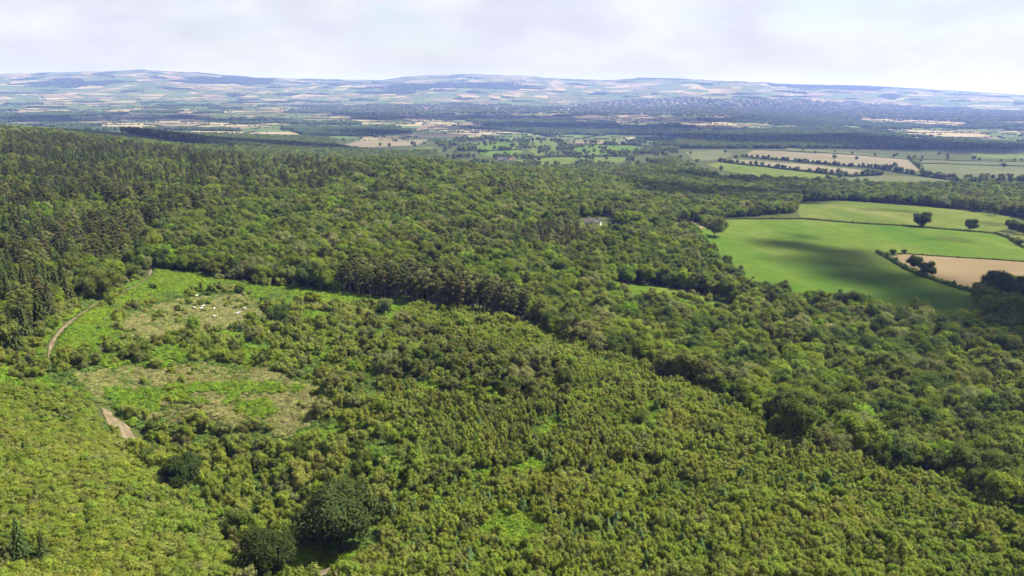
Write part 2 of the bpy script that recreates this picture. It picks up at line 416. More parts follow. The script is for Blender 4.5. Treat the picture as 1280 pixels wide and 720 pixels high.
# ------------------------------------------------------------------ ground sheet
GROUND = plain_mat('ground_litter', [(.3, (.028, .036, .010)), (.55, (.040, .048, .014)), (.75, (.060, .058, .022))], .12, 8)
def build_ground():
    az = np.concatenate([np.linspace(-math.pi, -1.0, 18)[:-1], np.linspace(-1.0, 1.0, 421), np.linspace(1.0, math.pi, 18)[1:-1]])
    rs = np.concatenate([[4, 30, 60], np.exp(np.linspace(math.log(85), math.log(30000), 430))])
    A, RR = np.meshgrid(az, rs); X = np.sin(A) * RR; Y = np.cos(A) * RR; Z = ground_z(X, Y)
    drop = 7.0 * np.clip((Y - 3000) / 150, 0, 1); Z = Z - drop
    na, nr = len(az), len(rs); V = np.stack([X, Y, Z], -1).reshape(-1, 3)
    i = np.arange(nr - 1)[:, None] * na; j = np.arange(na)[None]; j2 = (j + 1) % na
    F = np.stack([i + j, i + j2, i + na + j2, i + na + j], -1).reshape(-1, 4)
    me = bpy.data.meshes.new('ground'); c = [tuple(range(na))]
    me.from_pydata(V.tolist(), [], F[:, ::-1].tolist() + c); me.materials.append(GROUND)
    me.polygons.foreach_set('use_smooth', [True] * len(me.polygons)); me.update()
    tag(link('ground', me), kind='structure')
build_ground()

def drape(name, poly_px, mat, lift=.3, step=None, world=False, kind='structure', rough_edge=0.0):
    """a sheet over the terrain inside a polygon"""
    P = poly_px if world else hit([p[0] for p in poly_px], [p[1] for p in poly_px])[:, :2]
    P = np.asarray(P)
    import bmesh
    # subdivide outline
    size = max(np.ptp(P[:, 0]), np.ptp(P[:, 1])); step = step or max(2.5, size / 60)
    out = []
    for a, b in zip(P, np.roll(P, -1, 0)):
        n = max(1, int(np.linalg.norm(b - a) / step))
        for k in range(n): out.append(a + (b - a) * k / n)
    out = np.array(out)
    if rough_edge: out = out + np.stack([vnoise(out[:, 0], out[:, 1], step * 2, 5) - .5, vnoise(out[:, 0], out[:, 1], step * 2, 6) - .5], -1) * rough_edge * 2
    bm = bmesh.new(); vs = [bm.verts.new((x, y, 0)) for x, y in out]; bm.faces.new(vs)
    for ax in (0, 1):
        lo, hi = out[:, ax].min(), out[:, ax].max()
        for c in np.arange(lo + step * .37, hi, step):
            co = [0, 0, 0]; no = [0, 0, 0]; co[ax] = c; no[ax] = 1
            bmesh.ops.bisect_plane(bm, geom=bm.verts[:] + bm.edges[:] + bm.faces[:], plane_co=co, plane_no=no)
    xy = np.array([v.co[:2] for v in bm.verts]); z = ground_z(xy[:, 0], xy[:, 1]) + lift
    for v, zz in zip(bm.verts, z): v.co.z = zz
    for f in bm.faces:
        if f.normal.z < 0: f.normal_flip()
        f.smooth = True
    me = bpy.data.meshes.new(name); bm.to_mesh(me); bm.free(); me.materials.append(mat)
    o = link(name, me); tag(o, kind=kind); return o, P

def ribbon(name, px, width, mat, lift=.35, kind='structure'):
    P = hit([p[0] for p in px], [p[1] for p in px])[:, :2]
    Q = []
    for a, b in zip(P[:-1], P[1:]):
        n = max(1, int(np.linalg.norm(b - a) / 3))
        for k in range(n): Q.append(a + (b - a) * k / n)
    Q.append(P[-1]); Q = np.array(Q)
    for _ in range(4): Q[1:-1] = (Q[:-2] + Q[1:-1] * 2 + Q[2:]) / 4
    T = np.gradient(Q, axis=0); T /= np.linalg.norm(T, axis=1, keepdims=True); Nn = np.stack([-T[:, 1], T[:, 0]], -1)
    w = width * .5 * (1 + (vnoise(Q[:, 0], Q[:, 1], 4, 2) - .5) * 1.2)[:, None] * np.clip(np.minimum(np.arange(len(Q)), np.arange(len(Q))[::-1]) / 2.5 + .12, 0, 1)[:, None]
    a, b = Q + Nn * w, Q - Nn * w
    V = [(*p, z) for p, z in zip(np.concatenate([a, b]), ground_z(*np.concatenate([a, b]).T) + lift)]
    n = len(Q); me = bpy.data.meshes.new(name); me.from_pydata(V, [], [(i, i + 1, n + i + 1, n + i) for i in range(n - 1)]); me.materials.append(mat)
    for p in me.polygons:
        if p.normal.z < 0: p.flip()
    tag(link(name, me), kind=kind); return Q

GRASS = plain_mat('pasture', [(.34, (0.0316, 0.0718, 0.0052)), (.5, (0.0484, 0.0791, 0.0078)), (.66, (0.0725, 0.0920, 0.0182))], .016, 9, stretch=((1, .3, 1), R(18)), scale2=.075, stops2=[(.35, (.86, .88, .84)), (.65, (1.14, 1.12, 1.1))])
GRASS2 = plain_mat('pasture_dry', [(.34, (0.0422, 0.0658, 0.0080)), (.5, (0.0595, 0.0790, 0.0128)), (.66, (0.0826, 0.0921, 0.0240))], .016, 9, stretch=((1, .3, 1), R(18)), scale2=.075, stops2=[(.35, (.86, .88, .84)), (.65, (1.14, 1.12, 1.1))])
STUBBLE = plain_mat('stubble', [(.28, (0.0907, 0.0673, 0.0360)), (.5, (0.1174, 0.0887, 0.0486)), (.75, (0.1493, 0.1146, 0.0631))], .03, 8, stretch=((.3, 1, 1), R(20)))
DRY = plain_mat('dry_grass', [(.30, (.030, .046, .010)), (.42, (.056, .072, .018)), (.52, (.085, .088, .030)), (.62, (.074, .062, .032)), (.72, (.115, .100, .052))], .14, 12, scale2=.9, stops2=[(.35, (.6, .62, .55)), (.62, (1.15, 1.12, 1.1))])
SAND = plain_mat('sandy_soil', [(.32, (0.0546, 0.0491, 0.0236)), (.5, (0.1037, 0.0819, 0.0499)), (.72, (0.1802, 0.1474, 0.0998))], .5, 8)
HEATH = plain_mat('heath', [(.3, (.05, .065, .018)), (.5, (.085, .10, .028)), (.75, (.15, .13, .06))], .12, 8)

# pixel outlines (1280x720) of everything open; the ground there is real draped sheets
OPEN = []
def field(name, px, mat, **kw):
    o, P = drape(name, px, mat, **kw); OPEN.append(px); return o, P

F_MAIN = [(862,292),(905,275),(1000,274.5),(1060,279),(1150,285),(1243,293),(1262,300),(1280,311),(1400,330),(1400,340),(1280,327),(1200,322),(1130,317),(1097,316),(1150,346),(1218,367),(1222,414),(1100,398),(1000,386),(930,368),(892,330)]
F_UP = [(995,262),(1003,253),(1060,252),(1160,259),(1262,271),(1272,279),(1243,291),(1150,283.5),(1060,277.5),(1000,273)]
F_BROWN = [(1130,318),(1200,323),(1280,328),(1420,345),(1420,375),(1280,362),(1215,366),(1150,344),(1112,322)]
field('pasture_field', F_MAIN, GRASS)
field('pasture_field', F_UP, GRASS2)
field('stubble_field', F_BROWN, STUBBLE)
field('stubble_field', [(838,279),(872,277),(880,285),(862,291),(842,290)], STUBBLE)
field('stubble_field', [(1252,296),(1300,292),(1420,300),(1420,325),(1283,309)], DRY)
# fields beyond, right
STUB2 = plain_mat('shade_muted_stubble', [(.28, (.085, .075, .045)), (.5, (.11, .095, .06)), (.75, (.14, .12, .078))], .012, 6, stretch=((.3, 1, 1), R(-20)))  # stubble tone muted: haze and partial cloud shade are put into the colour
DULL = plain_mat('dull_pasture', [(.28, (.045, .055, .022)), (.5, (.06, .068, .028)), (.75, (.082, .085, .038))], .012, 6, stretch=((.3, 1, 1), R(-20)))
field('stubble_field', [(941,188.5),(984,190),(1065,194),(1136,200),(1152,214),(1129,215.5),(1085,209.5),(1018,204),(960,199),(927,196.5)], STUB2, lift=.8)
field('stubble_field', [(912,199),(927,200),(1011,206),(1099,215.5),(1068,218),(1000,212),(927,205)], STUB2, lift=.8)
field('pasture_field', [(882,206),(899,203),(961,210),(1011,216),(1050,221),(1011,224),(951,222),(905,214)], GRASS2, lift=.8)
field('pasture_field', [(1052,223),(1105,219.5),(1150,221.5),(1196,227.5),(1190,236),(1130,236),(1050,229)], DULL, lift=.8)
field('pasture_field', [(984,185),(1065,190.5),(1136,198),(1136,199.5),(1065,193.5),(984,189)], DULL, lift=.8)
field('pasture_field', [(1153,205),(1215,207),(1300,209),(1420,212),(1420,226),(1280,224),(1236,222.5),(1193,224),(1155,214)], DULL, lift=.8)
field('pasture_field', [(1150,200),(1215,202),(1300,203),(1420,206),(1420,211),(1280,208),(1150,204)], DULL, lift=.8)
field('pasture_field', [(1212,191),(1300,191),(1420,195),(1420,203),(1290,200),(1218,198)], GRASS2, lift=.8)
field('pasture_field', [(855,190),(900,188),(918,193),(905,200),(868,202)], DULL, lift=.8)
# fields in the middle distance
field('pasture_field', [(572,187),(590,179),(640,177),(652,180),(650,186),(600,188)], GRASS, lift=.8)
field('pasture_field', [(596,190),(652,187.5),(654,197),(628,199),(604,195)], GRASS, lift=.8)
field('pasture_field', [(664,176),(684,174),(700,180),(694,193),(668,195),(658,186)], GRASS2, lift=.8)
field('pasture_field', [(702,190),(735,181),(790,182),(810,188),(790,194),(730,194)], GRASS, lift=.8)
field('stubble_field', [(706,178),(740,175),(786,179),(782,181),(730,180)], STUBBLE, lift=.8)
field('pasture_field', [(640,201),(690,197),(760,197),(800,199),(775,204),(690,206),(646,207)], GRASS2, lift=.8)
field('stubble_field', [(430,181),(450,176),(500,172),(535,175),(520,182),(470,184),(440,186)], STUB2, lift=.8)
field('stubble_field', [(500,168),(560,167),(600,169),(560,172),(505,172)], STUB2, lift=.8)
field('pasture_field', [(505,187),(540,184),(552,190),(520,193)], GRASS2, lift=.8)
# open grass on the far ridge at the left
field('hill_pasture', [(-60,150),(0,152),(60,158),(120,166),(180,173),(240,181),(300,191),(230,186),(150,178),(80,171),(0,165),(-60,162)], GRASS2, lift=.8)
# heath clearings
C1 = [(146,406),(172,388),(205,378),(250,371),(300,368),(328,376),(330,398),(296,412),(240,418),(200,428),(160,424)]
C2 = [(84,466),(120,464),(160,456),(205,462),(250,452),(300,462),(330,458),(372,476),(402,484),(398,506),(392,528),(356,552),(338,538),(330,524),(290,534),(250,520),(215,530),(180,524),(118,502)]
field('clearing', C1, DRY, rough_edge=1.5)
field('clearing', C2, DRY, rough_edge=1.5)
PATH1 = np.concatenate([ribbon('footpath', [(61,452),(62,436),(70,421),(84,407),(97,396)], 1.1, SAND), ribbon('grass_path', [(97,396),(104,392),(122,378),(150,366),(176,356),(186,347)], 1.8, DRY), ribbon('footpath', [(186,347),(189,340),(188,333)], 1.5, SAND)])
PATH2 = hit([122,134,146,160,172], [505,517,530,546,560])[:, :2]
drape('bare_sandy_track', [(126,510),(136,514),(150,526),(164,540),(176,556),(170,563),(158,555),(146,544),(136,532),(129,520)], SAND, step=1.2, rough_edge=1.0)
PATH3 = ribbon('bare_soil', [(398,722),(412,708),(424,720)], 5, SAND)
P3 = ribbon('bare_sand_bank', [(262,306),(272,303),(282,306)], 7, SAND)
field('glade', [(765,360),(800,355),(850,362),(905,374),(938,398),(905,407),(840,400),(782,390)], GRASS, rough_edge=2)
field('glade', [(840,262),(868,262),(868,266),(842,267)], DRY)
field('garden_lawn', [(712,284),(728,278),(760,282),(800,284),(826,288),(812,294),(760,292),(722,292)], DRY)

# ------------------------------------------------------------------ vegetation placement
def jgrid(spacing, rmin, rmax, azm=.74, jit=.42, seed=0):
    g = np.random.default_rng(1000 + seed)
    ys = np.arange(rmin * math.cos(azm) * .9, rmax, spacing * .87); out = []
    for i, y in enumerate(ys):
        w = math.sqrt(max(rmax * rmax - y * y, 0)); w = min(w, abs(y) * math.tan(azm) + 40)
        xs = np.arange(-w, w, spacing) + (i % 2) * spacing * .5
        out.append(np.stack([xs, np.full_like(xs, y)], -1))
    p = np.concatenate(out); p += g.uniform(-jit, jit, p.shape) * spacing
    r = np.hypot(p[:, 0], p[:, 1]); p = p[(r > rmin) & (r < rmax)]
    return p

Z_LEFT = [(-400,492),(0,486),(60,484),(92,488),(112,506),(128,540),(150,566),(178,590),(218,612),(250,636),(280,676),(300,712),(330,900),(-400,900)]
Z_PLANT = [(420,900),(440,700),(500,640),(520,560),(470,480),(500,400),(520,382),(560,388),(640,404),(690,424),(760,450),(860,486),(920,510),(1000,560),(1060,582),(1160,600),(1280,645),(1500,720),(1500,900)]
Z_GULLY = [(128,540),(150,566),(178,590),(218,612),(250,636),(280,676),(300,712),(330,900),(430,900),(440,700),(500,640),(500,590),(420,560),(300,560),(200,540),(150,520)]
Z_SCRUB = [(-200,470),(20,440),(60,400),(110,366),(190,344),(196,338),(300,352),(420,366),(520,382),(500,400),(470,480),(520,560),(500,640),(500,590),(420,560),(300,560),(200,540),(150,520),(128,540),(112,506),(92,488),(60,484),(0,486),(-200,490)]
Z_CONIF = [(-400,440),(-400,165),(0,168),(60,172),(200,184),(330,196),(420,212),(480,232),(540,262),(470,270),(380,262),(330,262),(280,268),(230,280),(190,300),(180,330),(150,345),(110,366),(60,400),(20,440)]
Z_PINEROW = [(425,366),(440,358),(520,366),(600,378),(660,398),(655,410),(600,396),(520,384),(440,370)]
Z_BR = [  # bracken sheets
 [(192,336),(240,344),(320,358),(420,366),(500,374),(520,384),(505,398),(470,385),(400,380),(340,382),(300,364),(240,366),(200,376),(160,388),(130,400),(150,372),(180,356)],
 [(86,400),(120,384),(150,390),(140,410),(160,430),(100,440),(70,440)],
 [(126,485),(180,488),(214,482),(260,480),(340,478),(384,484),(370,492),(300,490),(290,505),(240,505),(205,500),(196,515),(150,516)],
 [(290,508),(330,500),(348,512),(330,522),(300,520)],
 [(480,395),(520,388),(525,405),(495,418)],
 [(430,560),(500,560),(500,600),(450,610)],
 [(600,660),(680,650),(690,680),(620,690)],
 [(800,364),(860,372),(900,384),(860,388),(820,378)],
]
NOTREE = [[(716,272),(768,272),(778,301),(722,303)], [(1222,362),(1222,362),(1223,363)], [(-500,128),(0,147),(60,152),(95,157),(190,171),(240,180),(300,190),(230,188),(150,180),(80,173),(0,167),(-500,160)], [(862,292),(905,274),(994,266),(1000,252),(1060,251),(1160,258),(1264,270),(1330,283),(1420,300),(1420,380),(1280,364),(1222,370),(1224,415),(1100,399),(1000,387),(930,369),(892,331)]]
def open_mask(u, v):
    m = np.zeros(len(u), bool)
    for p in OPEN + NOTREE: m |= inpoly(u, v, p)
    return m
def near_path(p, extra=2.0):
    m = np.zeros(len(p), bool)
    for Q, w in ((PATH1, 1.5), (PATH2, 3.2), (PATH3, 3), (P3, 4)):
        Q = np.concatenate([Q[:-1] + (Q[1:] - Q[:-1]) * f for f in (0, .33, .67)] + [Q[-1:]]); d = np.sqrt(((p[:, None] - Q[None]) ** 2).sum(-1)).min(1); m |= d < w + extra
    return m

TREES = []   # (species, idx, x, y, z, rot, scale, zone)
def put(species, p, smin, smax, zone, g, weights=None, sink=.15):
    n = len(p)
    if not n: return
    k = len(PROTO[species]); w = None
    if weights is not None: w = np.array(weights, float); w /= w.sum()
    idx = g.choice(k, n, p=w)
    z = ground_z(p[:, 0], p[:, 1]) - sink; s = g.uniform(smin, smax, n)
    if zone in ('plantation', 'scrub'): s *= .78 + .5 * vnoise(p[:, 0], p[:, 1], 19, 99) * (.6 + .8 * vnoise(p[:, 0], p[:, 1], 6, 98))
    TREES.append(dict(sp=species, idx=idx, p=np.stack([p[:, 0], p[:, 1], z], -1), rot=g.uniform(0, 6.28, n), s=s, zone=[zone] * n))

g = np.random.default_rng(77)
# hand placed trees of the photograph: species, proto index, pixel of the foot, scale, label
SPECIAL = [
 ('oak', 0, 428, 690, 1.12, 'big dark dense oak standing alone above the young plantation at the lower edge'),
 ('oak', 1, 338, 722, .74, 'dark rounded tree in the gully just beside the big dark oak'),
 ('broadleaf_tree', 2, 300, 676, .6, 'small dark tree on the shaded rim of the gully'),
 ('oak', 1, 228, 612, .62, 'spreading dark tree with tiered branches at the head of the gully'),
 ('spruce_tree', 2, 26, 698, .55, 'taller of two small blue-green spruces in the low scrub'),
 ('spruce_tree', 2, 55, 706, .46, 'shorter of two small blue-green spruces in the low scrub'),
 ('oak', 0, 346, 406, .52, 'dense dark bush-like tree at the end of the dry clearing with the sheep'),
 ('shrub', 7, 192, 362, 1.1, 'round dark shrub beside the sandy footpath in the bracken'),
 ('oak', 2, 128, 374, .9, 'broad green tree beside the bend of the sandy footpath'),
 ('broadleaf_tree', 4, 215, 338, .7, 'small bright green tree at the top end of the footpath'),
 ('oak', 0, 1151, 284, .95, 'large dark oak alone on the hedge between the two green pastures'),
 ('oak', 1, 1213, 288.5, .72, 'smaller dark oak right of the large one on the pasture hedge'),
 ('oak', 0, 1143, 336, .62, 'upper of two dark oaks on the hedge of the stubble field'),
 ('oak', 1, 1158, 346, .66, 'lower of two dark oaks on the hedge of the stubble field'),
 ('shrub', 7, 1116, 318, 1.5, 'tiny dark bush on the thick hedge, furthest up the slope'),
 ('shrub', 7, 1130, 317, 1.3, 'tiny dark bush at the corner of the stubble field'),
 ('oak', 1, 1243, 372, 1.05, 'very dark oak at the lower corner of the stubble field'),
 ('oak', 0, 1272, 384, 1.1, 'very dark large tree at the shaded wood corner below the stubble field'),
 ('oak', 2, 893, 296, 1.05, 'pale olive tree alone at the top corner of the big pasture'),
 ('broadleaf_tree', 9, 905, 289, .8, 'smaller tree just behind the pale tree at the pasture corner'),
 ('broadleaf_tree', 3, 1244, 270, .9, 'pale tree standing in front of the wood in the upper pasture'),
 ('oak', 0, 1264, 290, .75, 'dark tree at the hedge end of the upper pasture, beside the dry field'),
 ('oak', 1, 1279, 294, .7, 'dark tree at the hedge end, furthest along beside the dry field'),
 ('shrub', 3, 1268, 302, 1.8, 'small brownish bush on the hedge running down to the dry field'),
 ('shrub', 7, 1274, 307, 2.0, 'small dark bush on the hedge running down to the dry field'),
 ('shrub', 7, 222, 388, .8, 'small dark bush standing in the grass near the sheep'),
 ('broadleaf_tree', 4, 1232, 520, .9, 'bright yellow-green tree standing out in the mature wood at the side'),
]
spx = hit([s[2] for s in SPECIAL], [s[3] for s in SPECIAL])
SP_XY = spx[:, :2]
SP_R = np.array([{'broadleaf_tree': 4.6, 'oak': 8.5, 'pine_tree': 4, 'spruce_tree': 3.5, 'shrub': 1.7}[s[0]] * s[4] for s in SPECIAL])
def clear_special(p, own=1.5):  # keep the neighbours off the hand-placed trees
    own = own + .6
    d = np.sqrt(((p[:, None] - SP_XY[None]) ** 2).sum(-1)); return (d > SP_R[None] * .95 + own).all(1)

def zone_uv(p):
    z = ground_z(p[:, 0], p[:, 1]); u, v, d = proj(p[:, 0], p[:, 1], z); return u, v, d

# low scrub, lower left
p = jgrid(1.75, 105, 420, seed=1); u, v, d = zone_uv(p); k = inpoly(u, v, Z_LEFT) & ~near_path(p, 1) & ~open_mask(u, v); p = p[k]; k = clear_special(p, 0); p = p[k]
c = vnoise(p[:, 0], p[:, 1], 9, 21); m = c > .82
put('shrub', p[~m], .55, .95, 'scrub', g, [4, 4, 3, 2, .4, 4, .25, .05, .3, 4]); put('young_tree', p[m], .42, .6, 'scrub', g, [3, 3, 2, 2, 2, 1, 1, 3, .5, 2, 0, 0, 0, 0, 0, 0])
# plantation
p = jgrid(2.0, 105, 520, seed=2); u, v, d = zone_uv(p); k = inpoly(u, v, Z_PLANT) & ~open_mask(u, v) & ~near_path(p, 1); p = p[k]; p = p[clear_special(p, 0)]
u, v, d = zone_uv(p); gap = (vnoise(p[:, 0], p[:, 1], 13, 55) * .6 + vnoise(p[:, 0], p[:, 1], 5, 56) * .4 > .74) | inpoly(u, v, [(600,645),(655,638),(690,665),(650,690),(606,680)]) | inpoly(u, v, [(440,575),(490,565),(505,595),(455,605)])
gap &= g.uniform(size=len(p)) < .9; GAPS = p[gap]; p = p[~gap]; u, v, d = zone_uv(p)
c = vnoise(p[:, 0], p[:, 1], 30, 22); c2 = vnoise(p[:, 0], p[:, 1], 14, 23); q = g.uniform(size=len(p)); con = (q < .012) | ((c > .66) & (q < .08)) | (inpoly(u, v, [(500,560),(640,560),(820,620),(930,720),(960,820),(560,820),(480,700)]) & (q < .13))
dark = (c2 > .62) & ~con; u, v, d = zone_uv(p); dark |= inpoly(u, v, [(530,500),(640,480),(730,520),(800,580),(720,600),(600,590),(520,550)]) & (q > .25) & ~con
brn = inpoly(u, v, [(370,395),(470,385),(560,425),(700,462),(720,500),(600,510),(540,490),(430,470)]) & (c2 > .35)
put('broadleaf_tree', p[brn][::4], .3, .5, 'plantation', g, [0, 0, 1, 3, 0, 3, 4, 1, 0, 2, 0, 0]); p = p[~brn]; con = con[~brn]; dark = dark[~brn]
put('young_conifer', p[con], .6, .95, 'plantation', g, [5, .6, 1, 5, 1, .2]); u, v, d = zone_uv(p); dz = inpoly(u, v, [(530,500),(640,480),(730,520),(800,580),(720,600),(600,590),(520,550)]) & dark & (vnoise(p[:, 0], p[:, 1], 7, 95) > .45)
put('young_tree', p[dz], .7, 1.0, 'plantation', g, [0, 0, 0, 1, 0, 1, 0, 0, 1, 0, 4, 3, 4, 1, 3, 0]); dark &= ~dz; put('young_tree', p[dark], .55, .9, 'plantation', g, [1, 1, 2, 4, 2, 4, 1, 1, .6, 3, 3, 4, 4, 3, 3, 1]); dark |= dz
sol = g.uniform(size=len(p)) < .006; put('broadleaf_tree', p[sol], .28, .42, 'plantation', g, [3, 3, 3, 3, 1, 1, .5, 3, 3, 2, 1, 2])
big = vnoise(p[:, 0], p[:, 1], 11, 24) > .6
put('young_tree', p[~con & ~dark & big], .62, .92, 'plantation', g, [3, 3, 3, 2.5, 3, 2, .5, 3, .2, 3, .4, 2, 1, 2, 2, 3]); put('young_tree', p[~con & ~dark & ~big], .45, .68, 'plantation', g, [4, 4, 2.5, 1.3, 2.5, 1.3, .4, 4, .15, 2.5, .2, 1, .5, 2, 1, 3])
# scrub between the clearings
p = jgrid(3.0, 150, 620, seed=3); u, v, d = zone_uv(p); br = np.zeros(len(p), bool)
for z_ in Z_BR: br |= inpoly(u, v, z_)
hm_ = vnoise(p[:, 0], p[:, 1], 12, 57) * .6 + vnoise(p[:, 0], p[:, 1], 5, 58) * .4
k = inpoly(u, v, Z_SCRUB) & ~open_mask(u, v) & ~near_path(p, 1.2) & ~br & (hm_ > .40); p = p[k]; p = p[clear_special(p, .5)]
q = g.uniform(size=len(p)); c = vnoise(p[:, 0], p[:, 1], 22, 31)
a = q < .5; b = (q >= .5) & (q < .8); e = (q > .94) & (c > .35)
put('shrub', p[a], .6, 1.3, 'heath', g, [1, 3, 3, 3, 3, 2, 2, 1.2, 2, 2]); put('young_tree', p[b], .6, 1.0, 'heath', g, [1, 1, 2, 2, 3, 3, 2, 1, 2, 3, .5, .5, .5, .5, .5, .5]); put('broadleaf_tree', p[e], .32, .55, 'heath', g, [2, 2, 1, 3, 1, 3, 2, 1, 2, 3, 1, 1])
# gully
p = jgrid(4.2, 110, 420, seed=4); u, v, d = zone_uv(p); k = inpoly(u, v, Z_GULLY) & ~open_mask(u, v) & ~near_path(p, 1.5); p = p[k]; p = p[clear_special(p, 1.2)]
q = g.uniform(size=len(p))
put('young_tree', p[q < .75], .7, 1.25, 'gully', g, [1, 1, 1, 2, 1, 3, 1, 1, 1, 1, .5, 1, .5, .5, .5, .5]); put('broadleaf_tree', p[q > .8], .3, .5, 'gully', g, [2, 2, 4, 2, 1, 2, 1, 4, 2, 2, 1, 1])
# pine row
p = jgrid(5.0, 250, 700, seed=5); u, v, d = zone_uv(p); k = inpoly(u, v, Z_PINEROW); p = p[k]
put('pine_tree', p, .72, .95, 'pine row', g, [3, 3, 3, 1, 3, 2])
p = jgrid(6.5, 300, 620, seed=43); u, v, d = zone_uv(p); k = inpoly(u, v, [(765,360),(800,355),(850,362),(905,374),(938,398),(905,407),(840,400),(782,390)]) & (vnoise(p[:, 0], p[:, 1], 18, 88) > .45); p = p[k]; put('shrub', p, .5, 1.5, 'wood', g, [1, 1, 3, 2, 1, 1, .5, 2, 2, 1])
p = jgrid(3.4, 400, 700, seed=41); u, v, d = zone_uv(p); k = inpoly(u, v, [(716,285),(772,285),(778,303),(722,304)]); p = p[k]; put('shrub', p, .8, 1.4, 'wood', g, [1, 1, 2, 2, 1, 2, .5, 2, 2, 1])
# conifer forest on the left hill
p = jgrid(6.2, 250, 1250, seed=6); u, v, d = zone_uv(p); k = inpoly(u, v, Z_CONIF) & ~open_mask(u, v); p = p[k]; p = p[clear_special(p, 2)]; u, v, d = zone_uv(p)
c = vnoise(p[:, 0], p[:, 1], 70, 41); c2 = vnoise(p[:, 0], p[:, 1], 45, 42); q = g.uniform(size=len(p))
lf = np.clip((330 - u) / 300, 0, 1); bl = (q < .74 - .44 * lf) | (c2 > .62); spm = ~bl & (((c > .66) & (u < 330)) | ((u < 110) & (v > 230) & (q < .6))); pi = ~bl & ~spm
put('broadleaf_tree', p[bl], .55, .85, 'hill', g, [3, 3, 3, 2, 2, 1, 1, 3, 3, 2, 1, 1]); put('spruce_tree', p[spm], .7, 1.05, 'hill', g, [4, 4, 1.5, 2, .3]); put('pine_tree', p[pi], .62, .9, 'hill', g, [3, 3, 3, .7, 2.5, 1.2])
# mixed mature forest: everything else out to 2.9 km
p = jgrid(5.7, 180, 1300, seed=7); u, v, d = zone_uv(p)
k = ~(inpoly(u, v, Z_LEFT) | inpoly(u, v, Z_PLANT) | inpoly(u, v, Z_SCRUB) | inpoly(u, v, Z_GULLY) | inpoly(u, v, Z_CONIF) | inpoly(u, v, Z_PINEROW) | open_mask(u, v)) & ~near_path(p, 2) & (v < 800)
p = p[k]; p = p[clear_special(p, 2.5)]; u, v, d = zone_uv(p)
c = vnoise(p[:, 0], p[:, 1], 60, 51); c2 = vnoise(p[:, 0], p[:, 1], 33, 52); q = g.uniform(size=len(p))
sm = (q < .12); pn = ~sm & (c > .80); sc = ~sm & ~pn & (c2 > .72) & (c2 < .79) & (q < .2); rest = ~(sm | pn | sc)
put('young_tree', p[sm], .9, 1.5, 'wood', g); put('pine_tree', p[pn], .5, .75, 'wood', g); put('spruce_tree', p[sc], .45, .8, 'wood', g, [2, 2, 3, 2, 1])
put('broadleaf_tree', p[rest], .6, 1.1, 'wood', g, [5, 5, 3.5, 3.5, 1.6, 2.4, .6, 3.5, 5, 3.5, 1.4, 1.2])
po = jgrid(17, 200, 1300, seed=51); u, v, d = zone_uv(po)
k = ~(inpoly(u, v, Z_LEFT) | inpoly(u, v, Z_PLANT) | inpoly(u, v, Z_SCRUB) | inpoly(u, v, Z_GULLY) | inpoly(u, v, Z_PINEROW) | open_mask(u, v)) & ~near_path(po, 6) & (v < 760) & ~(inpoly(u, v, Z_CONIF) & (u < 260)) & (g.uniform(size=len(po)) < .42)
for gl_ in OPEN:
    gp = hit([q[0] for q in gl_], [q[1] for q in gl_])[:, :2] if max(q[1] for q in gl_) > 240 else None
    if gp is not None: k &= np.sqrt(((po[:, None] - gp[None]) ** 2).sum(-1)).min(1) > 14
k &= ~inpoly(u, v, [(750,350),(960,360),(975,430),(900,440),(760,410)]) & ~inpoly(u, v, [(400,160),(860,160),(860,232),(420,215)]); po = po[k]; po = po[clear_special(po, 6)]
pd_ = np.concatenate([t_['p'][:, :2] for t_ in TREES if t_['zone'][0] == 'plantation']); po = po[np.array([np.sqrt(((pd_ - q_) ** 2).sum(-1)).min() > 6 for q_ in po])]
put('oak', po, .55, .92, 'wood', g, [.2, .2, 3, 4, 3, 1.6])
p = jgrid(8.8, 1300, 3500, seed=8); u, v, d = zone_uv(p)
far_open = np.zeros(len(p), bool)
FAROPEN = [[(845,186),(1500,186),(1500,236),(1120,236),(900,226),(838,200)], [(545,168),(840,168),(850,186),(835,212),(600,216),(545,200)], [(395,164),(560,164),(560,192),(480,194),(425,186)]]
for z_ in FAROPEN: far_open |= inpoly(u, v, z_)
tre = far_open & (g.uniform(size=len(p)) < np.where(inpoly(u, v, FAROPEN[1]), np.where(vnoise(p[:, 0], p[:, 1], 60, 91) > .74, .5, .012), .004))
k = ((~far_open | tre) & ~open_mask(u, v) | (tre & (g.uniform(size=len(p)) < .3))) & (p[:, 1] < 3040); p = p[k]
put('broadleaf_tree', p, .75, 1.15, 'far wood', g, [4, 4, 3, 2, 1, 1, .5, 3, 4, 2, .5, 1])
p = jgrid(5.5, 180, 480, seed=12); u, v, d = zone_uv(p); inc = inpoly(u, v, C1) | inpoly(u, v, C2); br = np.zeros(len(p), bool)
for z_ in Z_BR: br |= inpoly(u, v, z_)
k = (inc & (vnoise(p[:, 0], p[:, 1], 13, 71) > .66)) | (br & (g.uniform(size=len(p)) < .14)); k &= ~near_path(p, 1.2); p = p[k]; p = p[clear_special(p, .3)]
put('shrub', p, .28, .75, 'heath', g, [1, 2, 2, 3, 2, 2, 2, 1.5, 2, 1])
def line_trees(px, step, jit, smin, smax):
    P_ = hit([a[0] for a in px], [a[1] for a in px])[:, :2]; out = []
    for a, b in zip(P_[:-1], P_[1:]):
        n = max(1, int(np.linalg.norm(b - a) / step))
        for k in range(n):
            if g.uniform() < .82: out.append(a + (b - a) * (k + g.uniform(.1, .9)) / n + g.normal(size=2) * jit)
    put('broadleaf_tree', np.array(out), smin, smax, 'hedge', g, [2, 2, 4, 2, .3, 1, .3, 4, 2, 2, .3, 1])
line_trees([(927,196),(961,199.5),(1035,206),(1085,210)], 9, 2, .6, .9)
